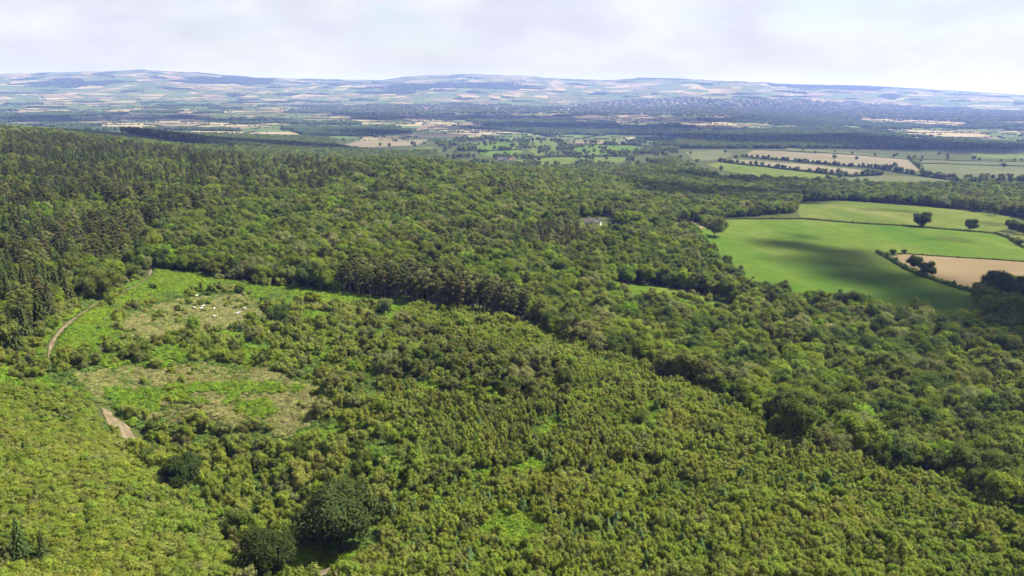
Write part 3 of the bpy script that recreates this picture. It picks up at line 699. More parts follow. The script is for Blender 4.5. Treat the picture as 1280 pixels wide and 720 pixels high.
line_trees([(1085,210),(1119,215),(1183,225)], 9, 3, .75, 1.15)
line_trees([(897,202.5),(964,210),(1018,216)], 9, 2, .65, .95)
line_trees([(1018,216),(1065,221),(1102,219)], 9, 2.5, .75, 1.1)
line_trees([(984,188),(1065,193),(1136,199.5)], 60, 3, .7, 1.1)
line_trees([(1136,199),(1152,214)], 22, 3, .6, 1.0)
line_trees([(1140,199),(1215,201.5),(1290,203)], 30, 3, .6, 1.0)
line_trees([(1185,232),(1230,230),(1300,230)], 7, 9, .8, 1.4)
line_trees([(1183,225),(1210,226),(1240,224),(1300,225.5)], 12, 4, .7, 1.1)
# bracken
p = jgrid(1.75, 150, 700, seed=9); u, v, d = zone_uv(p); br = np.zeros(len(p), bool)
for z_ in Z_BR: br |= inpoly(u, v, z_)
c = vnoise(p[:, 0], p[:, 1], 6, 61); k = (br & (c > .18)) & ~near_path(p, .4); p = p[k]; p = p[clear_special(p, 0)]
BRK = p
# tufts over the whole clearing floor
p = jgrid(2.3, 200, 450, seed=10); u, v, d = zone_uv(p); k = (inpoly(u, v, C1) | inpoly(u, v, C2)) & ~br[:0].any() ; p = p[k]; c = vnoise(p[:, 0], p[:, 1], 8, 62); p = p[c > .78]; BRK2 = p

# ------------------------------------------------------------------ individuals + masses
for t in TREES: t['zone'] = np.array(t['zone'])
sps = sorted({t['sp'] for t in TREES}); ALL = {}
for s_ in sps:
    ts = [t for t in TREES if t['sp'] == s_]
    ALL[s_] = {k: np.concatenate([t[k] for t in ts]) for k in ('idx', 'p', 'rot', 's', 'zone')}

PICK = {'oak': 200, 'broadleaf_tree': 290, 'pine_tree': 290, 'spruce_tree': 250, 'young_tree': 300, 'young_conifer': 200, 'shrub': 290}
TINT = {'palefir': 'pale blue-green', 'oakdark': 'dark green', 'dark': 'dark green', 'mid': 'mid green', 'bright': 'bright green', 'olive': 'olive green', 'grey': 'pale grey-green', 'brown': 'brownish', 'blue': 'blue-green', 'yellow': 'yellow-green', 'pine': 'dull dark green', 'rusty': 'rusty brown-green', 'spruce': 'very dark green', 'young': 'fresh yellowish-green', 'young2': 'dull olive-green', 'young3': 'soft mid-green'}
NOUN = {'oak': 'spreading oak', 'broadleaf_tree': 'rounded broadleaf tree', 'pine_tree': 'tall pine', 'spruce_tree': 'pointed spruce', 'young_tree': 'slender young broadleaf tree', 'young_conifer': 'small pointed young conifer', 'shrub': 'low bushy shrub'}
WHERE = {'scrub': 'in low scrub below the sandy track', 'plantation': 'packed in the young plantation', 'heath': 'on heath around the dry clearings', 'gully': 'in the dark gully', 'pine row': 'in the pine row above the bracken', 'hill': 'in the conifer wood on the hill', 'wood': 'in the mature mixed wood', 'far wood': 'in the far wood', 'hedge': 'along the distant field hedges'}
CAT = {'oak': 'oak tree', 'broadleaf_tree': 'tree', 'pine_tree': 'pine tree', 'spruce_tree': 'spruce tree', 'young_tree': 'young tree', 'young_conifer': 'young conifer', 'shrub': 'shrub'}

def place_tree(sp, idx, pos, rot, s, label, group=None):
    pr = PROTO[sp][idx]
    e = bpy.data.objects.new(sp, None); COL.objects.link(e); e.empty_display_size = .5
    e.location = pos; e.rotation_euler = (0, 0, rot); e.scale = (s, s, s)
    tag(e, label, CAT[sp], group)
    link('crown', pr['crown'], e); link('trunk', pr['trunk'], e)
    return e
for sname, pos in zip(SPECIAL, spx):
    place_tree(sname[0], sname[1], pos, random.uniform(0, 6.28), sname[4], sname[5])

def gn_instances(name, protos, P, idx, rot, s, label, kind='stuff'):
    if not len(P): return
    col = bpy.data.collections.new(name + '_kinds')
    for k, m in enumerate(protos):
        o = bpy.data.objects.new(f'{name}_kind_{k:02d}', m); col.objects.link(o)
    me = bpy.data.meshes.new(name); me.vertices.add(len(P)); me.vertices.foreach_set('co', np.asarray(P, np.float32).ravel())
    for an, typ, arr in (('pick', 'INT', idx), ('turn', 'FLOAT', rot), ('size', 'FLOAT', s)):
        at = me.attributes.new(an, typ, 'POINT'); at.data.foreach_set('value', np.asarray(arr, np.int32 if typ == 'INT' else np.float32))
    me.update(); o = link(name, me); tag(o, label, None, None, kind)
    ng = bpy.data.node_groups.new(name + '_nodes', 'GeometryNodeTree')
    ng.interface.new_socket('Geometry', in_out='INPUT', socket_type='NodeSocketGeometry'); ng.interface.new_socket('Geometry', in_out='OUTPUT', socket_type='NodeSocketGeometry')
    gi = N(ng, 'NodeGroupInput'); go = N(ng, 'NodeGroupOutput')
    iop = N(ng, 'GeometryNodeInstanceOnPoints'); ci = N(ng, 'GeometryNodeCollectionInfo'); ci.inputs['Collection'].default_value = col; ci.inputs['Separate Children'].default_value = True; ci.inputs['Reset Children'].default_value = True
    L(ng, gi.outputs[0], iop.inputs['Points']); L(ng, ci.outputs[0], iop.inputs['Instance']); iop.inputs['Pick Instance'].default_value = True
    def attr(nm, dt):
        a = N(ng, 'GeometryNodeInputNamedAttribute', data_type=dt); a.inputs['Name'].default_value = nm; return a.outputs['Attribute']
    L(ng, attr('pick', 'INT'), iop.inputs['Instance Index'])
    cx = N(ng, 'ShaderNodeCombineXYZ'); L(ng, attr('turn', 'FLOAT'), cx.inputs[2]); L(ng, cx.outputs[0], iop.inputs['Rotation']); L(ng, attr('size', 'FLOAT'), iop.inputs['Scale'])
    L(ng, iop.outputs[0], go.inputs[0])
    md = o.modifiers.new('scatter', 'NODES'); md.node_group = ng
    return o

MASSNAME = {'oak': 'oak_woods', 'broadleaf_tree': 'broadleaf_woods', 'pine_tree': 'pine_woods', 'spruce_tree': 'spruce_woods', 'young_tree': 'young_plantation_foliage', 'young_conifer': 'young_conifer_foliage', 'shrub': 'scrub_vegetation'}
for s_, A in ALL.items():
    P = A['p']; h = np.array([x['h'] for x in PROTO[s_]])[A['idx']] * A['s']
    u, v, d = proj(P[:, 0], P[:, 1], P[:, 2] + h * .6)
    inside = (u > 4) & (u < 1276) & (v > 4) & (v < 716)
    score = np.where(inside, h / d, 0); order = np.argsort(-score); n = min(PICK.get(s_, 0), int(inside.sum()))
    pick = order[:n]; rest = order[n:]
    for i in pick:
        pr = PROTO[s_][A['idx'][i]]; z_ = A['zone'][i]
        lab = f"{TINT[pr['tint']]} {NOUN[s_]} {WHERE[z_]}"
        place_tree(s_, int(A['idx'][i]), P[i], float(A['rot'][i]), float(A['s'][i]), lab, f"{TINT[pr['tint']]} {NOUN[s_]}s {WHERE[z_]}")
    gn_instances(MASSNAME[s_], [x['both'] for x in PROTO[s_]], P[rest], A['idx'][rest], A['rot'][rest], A['s'][rest], f'dense mass of further {NOUN[s_]}s filling the slopes')
    print('KIND', s_, len(P), n)
p = jgrid(2.2, 110, 560, seed=31); u, v, d = zone_uv(p); hz_ = inpoly(u, v, Z_GULLY) | inpoly(u, v, Z_SCRUB) | inpoly(u, v, Z_PLANT) | inpoly(u, v, [(690,424),(860,486),(1000,560),(1160,600),(1280,645),(1500,720),(1500,680),(1280,605),(1160,565),(1000,525),(860,455),(700,395)]); k = hz_ & ~near_path(p, .8) & ~open_mask(u, v); p = p[k]; gd_ = np.sqrt(((p[:, None] - GAPS[None]) ** 2).sum(-1)).min(1) < 1.3
cz_ = (vnoise(p[:, 0], p[:, 1], 16, 93) > .55) | gd_ & (vnoise(p[:, 0], p[:, 1], 6, 94) > .35)
UND = p[~cz_]; BRK = np.concatenate([BRK, p[cz_]])
LEAF['fern'] = leaf_mat('leaf_undergrowth', (.060, .082, .018), var=.3)
um = []
for k in range(3): um.append(bracken(760 + k, 1.7, 1.0, .42).mesh('undergrowth_clump', [LEAF['fern']]))
nu = len(UND); gn_instances('undergrowth', um, np.stack([UND[:, 0], UND[:, 1], ground_z(UND[:, 0], UND[:, 1])], -1), g.integers(0, 3, nu), g.uniform(0, 6.28, nu), g.uniform(.6, 1.3, nu), 'low green undergrowth between the shrubs and young trees')
LEAF['straw'] = leaf_mat('grass_straw', (.118, .112, .044), var=.3); LEAF['grassy'] = leaf_mat('grass_green', (.070, .088, .020), var=.3)
p = jgrid(1.5, 180, 480, seed=33); u, v, d = zone_uv(p); k = inpoly(u, v, C1) | inpoly(u, v, C2)
for z_ in Z_BR: k |= inpoly(u, v, z_) & (g.uniform(size=len(p)) < .25)
k &= ~near_path(p, .3); p = p[k]; tf = [bracken(780 + k, 1.1, .38, .34).mesh('grass_tuft', [LEAF['straw' if k % 2 else 'grassy']]) for k in range(4)]; n_ = len(p)
cc2 = vnoise(p[:, 0], p[:, 1], 9, 97); gn_instances('clearing_grass', tf, np.stack([p[:, 0], p[:, 1], ground_z(p[:, 0], p[:, 1]) + .1], -1), np.where(g.uniform(size=n_) < np.clip(cc2 * 1.5 + .1, 0, 1), 1, 0) + 2 * g.integers(0, 2, n_), g.uniform(0, 6.28, n_), g.uniform(.5, 1.3, n_), 'dry grass tufts over the clearings')
B = np.concatenate([BRK, BRK2]); nb = len(B); sb = np.concatenate([g.uniform(.75, 1.2, len(BRK)), g.uniform(.22, .6, len(BRK2))])
gn_instances('bracken_vegetation', [x['both'] for x in PROTO['bracken']], np.stack([B[:, 0], B[:, 1], ground_z(B[:, 0], B[:, 1])], -1), g.integers(0, 4, nb), g.uniform(0, 6.28, nb), sb, 'bright green bracken covering the edges of the clearings')

# ------------------------------------------------------------------ hedges
def hedge(px, hgt, wid, tint, label, group=None, lift=0):
    P = hit([p[0] for p in px], [p[1] for p in px])[:, :2]; gg = np.random.default_rng(int(px[0][0])); mb = MB(); C = []
    seg = max(1.2, wid * .55)
    for a, b in zip(P[:-1], P[1:]):
        n = max(1, int(np.linalg.norm(b - a) / seg))
        for k in range(n): C.append(a + (b - a) * (k + gg.uniform(.2, .8)) / n)
    C = np.array(C); C += gg.normal(size=C.shape) * wid * .12; z = ground_z(C[:, 0], C[:, 1])
    lobes = []
    for c, zz in zip(C, z):
        hh = hgt * gg.uniform(.75, 1.15)
        if gg.uniform() < .04: hh *= 1.6
        lobes.append((np.array([c[0], c[1], zz + hh * .45]), hh * .62))
    o0 = lobes[0][0].copy()
    V = MB()
    for c, r in lobes:
        v = ICO1[0] * [wid * .5, wid * .5, r] * (1 + gg.uniform(-.15, .15, (len(ICO1[0]), 1))); V.add(v + c - o0, ICO1[1])
        m = int(6 + 4 * r * wid); d = sph(gg, m); d[:, 2] = np.abs(d[:, 2]); leaves(V, c - o0 + d * [wid * .55, wid * .55, r * 1.08], d + gg.normal(size=d.shape) * .3, .5, gg)
    o = link('hedge', V.mesh('hedge', [LEAF[tint]])); o.location = o0; tag(o, label, 'hedge', group); return o
hedge([(905,274.5),(960,273.5),(1010,274),(1060,278.3),(1150,284.2),(1243,292)], 1.6, 2.2, 'olive', 'long low hedge dividing the upper pasture from the big green pasture')
hedge([(1243,292),(1262,299),(1281,311),(1340,335)], 2.0, 2.6, 'dark', 'dark hedge running down from the pasture corner past the dry field')
hedge([(1096,316),(1120,329),(1150,345),(1185,357),(1220,367)], 2.6, 3.4, 'dark', 'thick dark hedge between the green pasture and the stubble field')
hedge([(1130,317.3),(1200,322.3),(1280,327.3),(1400,342)], 1.1, 1.5, 'olive', 'thin low hedge along the top of the stubble field')
hedge([(927,195.8),(961,199.3),(1035,205.8),(1085,209.8),(1119,214.7),(1183,224.8)], 4, 7, 'dark', 'upper of two tree-lined hedges between the distant stubble strips')
hedge([(897,202.3),(964,209.8),(1018,215.8),(1065,220.8),(1102,218.8)], 4, 7, 'dark', 'lower of two tree-lined hedges under the narrow distant stubble strip')
hedge([(984,189),(1065,193.6),(1136,199.8),(1152,214)], 2.5, 4, 'mid', 'thin hedge along the upper side of the largest distant stubble field')
hedge([(1140,199),(1215,201.5),(1300,203)], 2.5, 4, 'mid', 'hedge across the distant pastures beyond the wood')
hedge([(1150,204.5),(1215,206.5),(1300,208.5)], 2.5, 4, 'dark', 'lower straight hedge along the distant dull pasture')
hedge([(572,188),(600,189),(652,187)], 4, 5, 'dark', 'dark hedge splitting the bright distant pastures')
hedge([(655,198),(700,196),(790,195.5),(812,190)], 5, 6, 'dark', 'dark hedge below the distant pastures with scattered trees')
hedge([(700,181.5),(735,180.7),(790,181.5),(830,186)], 4, 5, 'dark', 'hedge behind the distant pastures with scattered trees')

# ------------------------------------------------------------------ far valley: fields, hedgerows, woods, towns
def split_poly(poly, p, n):
    A_, B_ = [], []
    for i in range(len(poly)):
        a, b = poly[i], poly[(i + 1) % len(poly)]; da, db = np.dot(a - p, n), np.dot(b - p, n)
        (A_ if da >= 0 else B_).append(a)
        if da * db < 0:
            q = a + (b - a) * da / (da - db); A_.append(q); B_.append(q)
    return A_, B_
def area(P):
    P = np.array(P); return abs(np.dot(P[:, 0], np.roll(P[:, 1], -1)) - np.dot(P[:, 1], np.roll(P[:, 0], -1))) / 2
gf = np.random.default_rng(5)
def inview(c, m=.10): return abs(math.atan2(c[0], c[1])) < .62 + m
cells = []
rim = lambda r0, a: np.array([math.sin(a) * r0, math.cos(a) * r0])
stack = [[rim(3350, -.85), rim(19500, -.85), rim(21000, -.4), rim(21500, 0), rim(21000, .4), rim(19500, .85), rim(3350, .85), rim(3350, .4), rim(3350, 0), rim(3350, -.4)]]
# annulus pieces keep the polygons convex
stack = [[np.array(q_, float) for q_ in ((-3700, 3000), (3700, 3000), (20500, 21000), (-20500, 21000))]]
while stack:
    P = stack.pop(); A0 = area(P); c = np.mean(P, 0); r = np.hypot(*c)
    target = (22000 + r * 3.6) * gf.uniform(.5, 2.4)
    if A0 < target or A0 < 9000: cells.append(P); continue
    Q = np.array(P); ev = Q - c; cov = ev.T @ ev; w, vv = np.linalg.eigh(cov); n = vv[:, 1]; a = gf.normal() * .22
    n = np.array([n[0] * math.cos(a) - n[1] * math.sin(a), n[0] * math.sin(a) + n[1] * math.cos(a)])
    pt = c + ev[gf.integers(len(ev))] * gf.uniform(-.12, .22)
    A_, B_ = split_poly(P, pt, n)
    if len(A_) < 3 or len(B_) < 3: cells.append(P); continue
    stack += [A_, B_]
print('CELLS', len(cells))
def flatmat(name, c0, c1): return plain_mat(name, [(.3, c0), (.7, c1)], .004, 5)
VM = [flatmat('valley_green', (0.0432, 0.0684, 0.0180), (0.0648, 0.0936, 0.0288)), flatmat('valley_olive', (0.0504, 0.0612, 0.0216), (0.0792, 0.0864, 0.0324)), flatmat('valley_straw', (0.1607, 0.1339, 0.0759), (0.2009, 0.1696, 0.1027)), flatmat('valley_tan', (0.0982, 0.0781, 0.0491), (0.1250, 0.1027, 0.0670)),
      flatmat('valley_dark', (0.0252, 0.0360, 0.0144), (0.0396, 0.0504, 0.0202)), flatmat('valley_pink', (0.1339, 0.0937, 0.0670), (0.1607, 0.1161, 0.0893)), flatmat('town_ground', (0.1008, 0.1008, 0.0792), (0.1440, 0.1296, 0.1080))]
# towns in the photograph: pixel spans on the far plain
TOWNS = [[(690,136),(740,128),(840,122),(960,124),(1100,130),(1285,140),(1285,152),(1150,150),(1000,146),(850,145),(740,143)], [(370,138),(450,132),(560,130),(690,134),(690,142),(520,143),(430,143),(375,142)]]
WOODV = [[(820,168),(900,165),(985,160),(1050,158),(1100,166),(1130,178),(1040,184),(900,180)], [(480,160),(500,160),(470,172),(400,172),(380,160)], [(590,152),(680,150),(760,158),(820,160),(820,168),(700,170),(640,166)], [(0,147),(60,147),(80,152),(0,153)]]
TANV = [[(502,154),(560,153),(625,155),(600,160),(540,162),(504,160)], [(430,180),(470,170),(530,172),(520,182),(440,186)], [(560,163),(655,161),(655,166),(560,170)], [(650,143),(740,145),(820,145),(815,150),(740,153),(655,150)], [(845,153),(900,153),(955,156),(940,163),(880,163),(850,158)], [(1065,148),(1160,150),(1230,154),(1225,160),(1130,156),(1070,152)], [(1120,163),(1180,166),(1170,172),(1130,168)], [(115,154),(200,154),(190,160),(125,158)], [(190,150),(240,150),(310,157),(300,160),(220,157)], [(60,118),(110,118),(110,122),(62,122)], [(760,103),(800,104),(805,110),(765,110)], [(690,100),(706,103),(700,113),(684,113)]]
Vv, Fv, Mv = [], [], []; edges = []; wood_pts = []; town_pts = []; nv = 0
cc = np.array([np.mean(P, 0) for P in cells]); cz = ground_z(cc[:, 0], cc[:, 1]); cu, cv, _ = proj(cc[:, 0], cc[:, 1], cz)
allv = np.concatenate([np.array(P) for P in cells]); allz = ground_z(allv[:, 0], allv[:, 1]); ofs = 0
for i, P in enumerate(cells):
    n = len(P); z = allz[ofs:ofs + n]; ofs += n; r = np.hypot(*cc[i])
    town = any(inpoly(np.array([cu[i]]), np.array([cv[i]]), T)[0] for T in TOWNS); wood = any(inpoly(np.array([cu[i]]), np.array([cv[i]]), T)[0] for T in WOODV)
    tan = any(inpoly(np.array([cu[i]]), np.array([cv[i]]), T)[0] for T in TANV)
    q = gf.uniform()
    if wood: m = 4
    elif tan: m = 2 if q < .8 else 3
    elif town: m = 6 if q < .7 else 0
    else: m = 0 if q < .34 else 1 if q < .52 else 2 if q < .70 else 3 if q < .78 else 5 if q < .81 else (4 if q > .92 else 0)
    if not wood and vnoise(cc[i, 0], cc[i, 1], 1500, 77) > .80 and not tan and not town: m = 4
    Vv += [(*cc[i], cz[i])] + [(*p, zz) for p, zz in zip(P, z)]
    for k in range(n): Fv.append((nv, nv + 1 + k, nv + 1 + (k + 1) % n)); Mv.append(m)
    nv += n + 1
    if not inview(cc[i]): continue
    dens_h = .5 if r < 9000 else .36
    for k in range(n):
        a, b = np.array(P[k]), np.array(P[(k + 1) % n]); ln = np.linalg.norm(b - a)
        if (a[0] + a[1] * 1.3) < (b[0] + b[1] * 1.3) or m == 4:
            ns = int(ln / 42); full = gf.uniform() < dens_h
            for j in range(ns):
                if gf.uniform() < (.85 if full else .16):
                    pt = a + (b - a) * (j + .5) / ns; edges.append((*pt, math.atan2(b[1] - a[1], b[0] - a[0])))
    if m == 4 or town:
        Pn = np.array(P); lo, hi = Pn.min(0), Pn.max(0); st = (30 + max(0, r - 6000) * .004) * (1.7 if m != 4 else 1)
        gx, gy = np.meshgrid(np.arange(lo[0], hi[0], st), np.arange(lo[1], hi[1], st)); k = inpoly(gx.ravel(), gy.ravel(), Pn)
        wood_pts.append(np.stack([gx.ravel()[k], gy.ravel()[k]], -1) + gf.uniform(-8, 8, (k.sum(), 2)))
    if town or (gf.uniform() < .05):
        nh = int(area(P) / (gf.choice([1300, 2100, 4500, 20000]) if town else 14000)); Pn = np.array(P); lo, hi = Pn.min(0), Pn.max(0)
        t_ = gf.uniform(lo, hi, (nh * 2, 2)); k = inpoly(t_[:, 0], t_[:, 1], Pn); town_pts.append(t_[k][:nh])
me = bpy.data.meshes.new('valley_fields'); me.from_pydata(Vv, [], Fv)
for m in VM: me.materials.append(m)
me.polygons.foreach_set('material_index', Mv); me.update()
for p_ in me.polygons:
    if p_.normal.z < 0: p_.flip()
tag(link('valley_field', me), kind='structure')
E = np.array(edges); ez = ground_z(E[:, 0], E[:, 1]); ne = len(E)
gn_instances('hedgerow_foliage', [x['both'] for x in PROTO['hedge_clump']], np.stack([E[:, 0], E[:, 1], ez], -1), gf.integers(0, 4, ne), E[:, 2], gf.uniform(.45, 1.05, ne), 'hazy distant hedgerows between the valley fields')
Wp = np.concatenate(wood_pts); nw = len(Wp)
gn_instances('valley_woods', [x['both'] for x in PROTO['wood_clump']], np.stack([Wp[:, 0], Wp[:, 1], ground_z(Wp[:, 0], Wp[:, 1])], -1), gf.integers(0, 4, nw), gf.uniform(0, 6.28, nw), gf.uniform(.8, 1.2, nw), 'hazy blue distant woods on the valley floor')
print('EDGES', ne, 'WOOD', nw)

# ------------------------------------------------------------------ houses
WHITE = plain_mat('white_render', [(.3, (.36, .35, .32)), (.7, (.44, .43, .40))], .8)
BRICK = plain_mat('red_brick', [(.3, (.24, .16, .12)), (.7, (.32, .22, .17))], 2)
ROOF_R = plain_mat('red_tiles', [(.3, (.22, .12, .09)), (.7, (.29, .17, .13))], 2)
ROOF_G = plain_mat('grey_slate', [(.3, (.055, .052, .05)), (.7, (.09, .085, .08))], 2)
GLASS = plain_mat('window_glass', [(.3, (.02, .025, .03)), (.7, (.04, .05, .06))], 2, rough=.1)
DOORM = plain_mat('painted_door', [(.3, (.10, .07, .05)), (.7, (.14, .09, .06))], 2)
def box(mb, x0, y0, z0, x1, y1, z1, mi=0):
    V = [(x, y, z) for z in (z0, z1) for y in (y0, y1) for x in (x0, x1)]
    mb.add(V, [(0, 2, 3, 1), (4, 5, 7, 6), (0, 1, 5, 4), (2, 6, 7, 3), (0, 4, 6, 2), (1, 3, 7, 5)], mi)
def gable_body(mb, l, w, h, rh, mi=0):
    V = [(-l, -w, -1), (l, -w, -1), (l, w, -1), (-l, w, -1), (-l, -w, h), (l, -w, h), (l, w, h), (-l, w, h), (-l, 0, h + rh), (l, 0, h + rh)]
    mb.add(V, [(3, 2, 1, 0), (0, 1, 5, 4), (2, 3, 7, 6), (1, 2, 6, 9, 5), (3, 0, 4, 8, 7), (4, 5, 9, 8), (6, 7, 8, 9)], mi)
def gable_roof(mb, l, w, h, rh, over=.45, th=.22, mi=0):
    k = rh / w; l2 = l + over; w2 = w + over
    for sgn in (-1, 1):
        a = [(-l2, sgn * w2, h - over * k + .04), (l2, sgn * w2, h - over * k + .04), (l2, 0, h + rh + .04), (-l2, 0, h + rh + .04)]
        V = a + [(x, y, z + th) for x, y, z in a]
        mb.add(V, [(0, 1, 2, 3), (7, 6, 5, 4), (0, 4, 5, 1), (1, 5, 6, 2), (2, 6, 7, 3), (3, 7, 4, 0)], mi)
WALLW = plain_mat('bright_render', [(.3, (.60, .58, .54)), (.7, (.7, .68, .64))], .8)
hs = []
for k, (wm, rm) in enumerate(((WHITE, ROOF_G), (BRICK, ROOF_R), (WHITE, ROOF_R), (WHITE, ROOF_G))):
    mb = MB(); l, w = (5.5, 4) if k < 3 else (16, 9); gable_body(mb, l, w, 5.2 if k < 3 else 6.5, 2.8 if k < 3 else 2); gable_roof(mb, l, w, 5.2 if k < 3 else 6.5, 2.8 if k < 3 else 2, mi=1); box(mb, l * .6, -.5, 6, l * .6 + .9, .5, 9.2, 0)
    hs.append(mb.mesh('town_house', [wm, rm]))
T_ = np.concatenate(town_pts); tz = ground_z(T_[:, 0], T_[:, 1]); u, v, d = proj(T_[:, 0], T_[:, 1], tz + 4); vis = (u > 0) & (u < 1280) & (v > 0)
T_, tz, d = T_[vis], tz[vis], d[vis]; order = np.argsort(d); ti = gf.choice(4, len(T_), p=[.46, .18, .26, .10]); tr_ = gf.uniform(0, 3.14, len(T_)); print('HOUSES', len(T_))
HL = ['white distant house with a grey roof on the hazy valley floor', 'red brick distant house with a red roof on the hazy valley floor', 'white distant house with a red roof on the hazy valley floor', 'long pale distant shed with a grey roof on the hazy valley floor']
for i in order[:280]:
    o = link('distant_house', hs[ti[i]]); o.location = (*T_[i], tz[i]); o.rotation_euler.z = tr_[i]; s = 1.15; o.scale = (s, s, 1)
    tag(o, HL[ti[i]], 'house', 'houses far down the valley: ' + HL[ti[i]].split(' on ')[0])
rest = order[280:]
gn_instances('town_houses_mass', hs, np.stack([T_[rest, 0], T_[rest, 1], tz[rest]], -1), ti[rest], tr_[rest], gf.uniform(.85, 1.35, len(rest)), 'hazy towns of white and red houses on the valley floor')

def big_house(name, px, rot, label, l=7, w=3.8, h=4.2, rh=3, wall=WHITE, roof=ROOF_G, wing=True, s=1):
    p = hit(*px)[0]; e = bpy.data.objects.new(name, None); COL.objects.link(e); e.location = p; e.rotation_euler.z = rot; e.scale = (s, s, s); tag(e, label, 'house')
    b = MB(); gable_body(b, l, w, h, rh)
    link('wall', b.mesh('wall', [wall]), e)
    r_ = MB(); gable_roof(r_, l, w, h, rh); ro = link('roof', r_.mesh('roof', [roof]), e)
    c = MB(); box(c, l * .55, -.45, h + rh * .5, l * .55 + .9, .45, h + rh + 1.2); link('chimney', c.mesh('chimney', [BRICK]), ro)
    if wing:
        b2 = MB(); gable_body(b2, 3.4, 3, h * .95, rh * .85); wo = link('wing', b2.mesh('wing', [wall]), e); wo.location = (l * .45, -w - 2.2, 0); wo.rotation_euler.z = R(90)
        r2 = MB(); gable_roof(r2, 3.4, 3, h * .95, rh * .85); w2 = link('wing_roof', r2.mesh('roof', [roof]), wo)
    for x in (-l * .7, -l * .35, 0):
        f = MB(); box(f, x - .6, -w - .05, 1.2, x + .6, -w + .02, 2.6); link('window', f.mesh('window', [GLASS]), e)
    f = MB(); box(f, -l * .55 + .1, -w - .05, -.1, -l * .55 + 1.1, -w + .02, 2.05); link('door', f.mesh('door', [DOORM]), e)
    return e
big_house('country_house', (741, 284), R(-14), 'grey-roofed house with a pale gable among the trees above the wood', s=1.0, l=6.5, wall=WALLW)
big_house('farmhouse', (628, 203), R(10), 'hazy white farmhouse below the bright distant pastures', s=1.7)
big_house('barn', (640, 203), R(95), 'pale barn beside the hazy white farmhouse', l=9, w=5, wing=False, roof=ROOF_R, s=1.4)

# ------------------------------------------------------------------ sheep on the clearing
WOOL = plain_mat('wool', [(.3, (0.4464, 0.4320, 0.3888)), (.7, (0.5616, 0.5472, 0.5040))], 6); DARKW = plain_mat('dark_face', [(.3, (0.0216, 0.0202, 0.0187)), (.7, (0.0360, 0.0324, 0.0288))], 6)
def sheep_mesh(graze, darkface):
    me = bpy.data.meshes.new('sheep_body'); J = [(0, 0, .68), (.28, 0, .70), (.5, 0, .74), (-.3, 0, .70), (-.55, 0, .66)]; E_ = [(0, 1), (1, 2), (0, 3), (3, 4)]; rad = [.30, .29, .22, .30, .22]
    hd = [(.68, 0, .62), (.84, 0, .34), (.97, 0, .18)] if graze else [(.66, 0, .92), (.82, 0, 1.06), (1.02, 0, .98)]
    b = len(J); J += hd; rad += [.15, .11, .06]; E_ += [(2, b), (b, b + 1), (b + 1, b + 2)]
    for x, par in ((.38, 1), (-.42, 3)):
        for sy in (-1, 1):
            b = len(J); J += [(x, sy * .15, .42), (x + .02, sy * .16, .22), (x, sy * .16, 0)]; rad += [.09, .05, .045]; E_ += [(par, b), (b, b + 1), (b + 1, b + 2)]
    for sy in (-1, 1):
        J.append((hd[1][0] - .06, sy * .17, hd[1][2] + .05)); rad.append(.035); E_.append((6, len(J) - 1))
    J.append((-.74, 0, .52)); rad.append(.05); E_.append((4, len(J) - 1))
    me.from_pydata(J, E_, []); ob = bpy.data.objects.new('tmp', me); COL.objects.link(ob)
    ob.modifiers.new('skin', 'SKIN'); me.skin_vertices[0].data[0].use_root = True
    for k, r in enumerate(rad): me.skin_vertices[0].data[k].radius = (r, r)
    sb_ = ob.modifiers.new('sub', 'SUBSURF'); sb_.levels = 1
    dg = bpy.context.evaluated_depsgraph_get(); m2 = bpy.data.meshes.new_from_object(ob.evaluated_get(dg)); bpy.data.objects.remove(ob)
    m2.materials.clear(); m2.materials.append(WOOL); m2.materials.append(DARKW)
    for p_ in m2.polygons:
        p_.use_smooth = True
        if darkface and (p_.center.x > .72 or p_.center.z < .35): p_.material_index = 1
    m2.name = 'sheep'; return m2
SH = [sheep_mesh(True, False), sheep_mesh(False, False), sheep_mesh(True, True)]
for (u_, v_, k, rz, lab) in [(246,372,1,1.2,'white sheep standing alone at the bracken edge of the clearing'), (243,387,0,2.6,'cream sheep grazing furthest from the dark bush-like tree, near the small bush'), (254,385,0,.9,'upper of two white sheep grazing close together'), (252.5,388,1,3.6,'lower of two white sheep grazing close together'), (268,388,2,1.4,'white sheep with a dark face grazing mid clearing'), (268,398,2,2.9,'white sheep grazing nearest the heath below the middle of the clearing'), (296,394,0,.3,'white sheep grazing nearer the dark bush-like tree, one of a pair'), (299,393,1,.2,'white sheep standing with a grazing one, closest to the dark bush-like tree'), (305,388,0,.1,'pale grey sheep lying low in grass behind the pair')]:
    p = hit(u_, v_)[0]; o = link('sheep', SH[k]); o.location = (p[0], p[1], p[2] + .3); o.rotation_euler.z = rz; o.scale = (1.12,) * 3; tag(o, lab, 'sheep')

# ------------------------------------------------------------------ light
SUN_EL, SUN_AZ = R(53), R(76)      # azimuth clockwise from the view direction (towards the right)
sd = np.array([math.sin(SUN_AZ) * math.cos(SUN_EL), math.cos(SUN_AZ) * math.cos(SUN_EL), math.sin(SUN_EL)])
sl = bpy.data.lights.new('sun', 'SUN'); sl.energy = 5.0; sl.angle = R(.6); sl.color = (1, .95, .86); so = bpy.data.objects.new('sun', sl); COL.objects.link(so)
so.rotation_euler = Vector(-sd).to_track_quat('-Z', 'Y').to_euler()

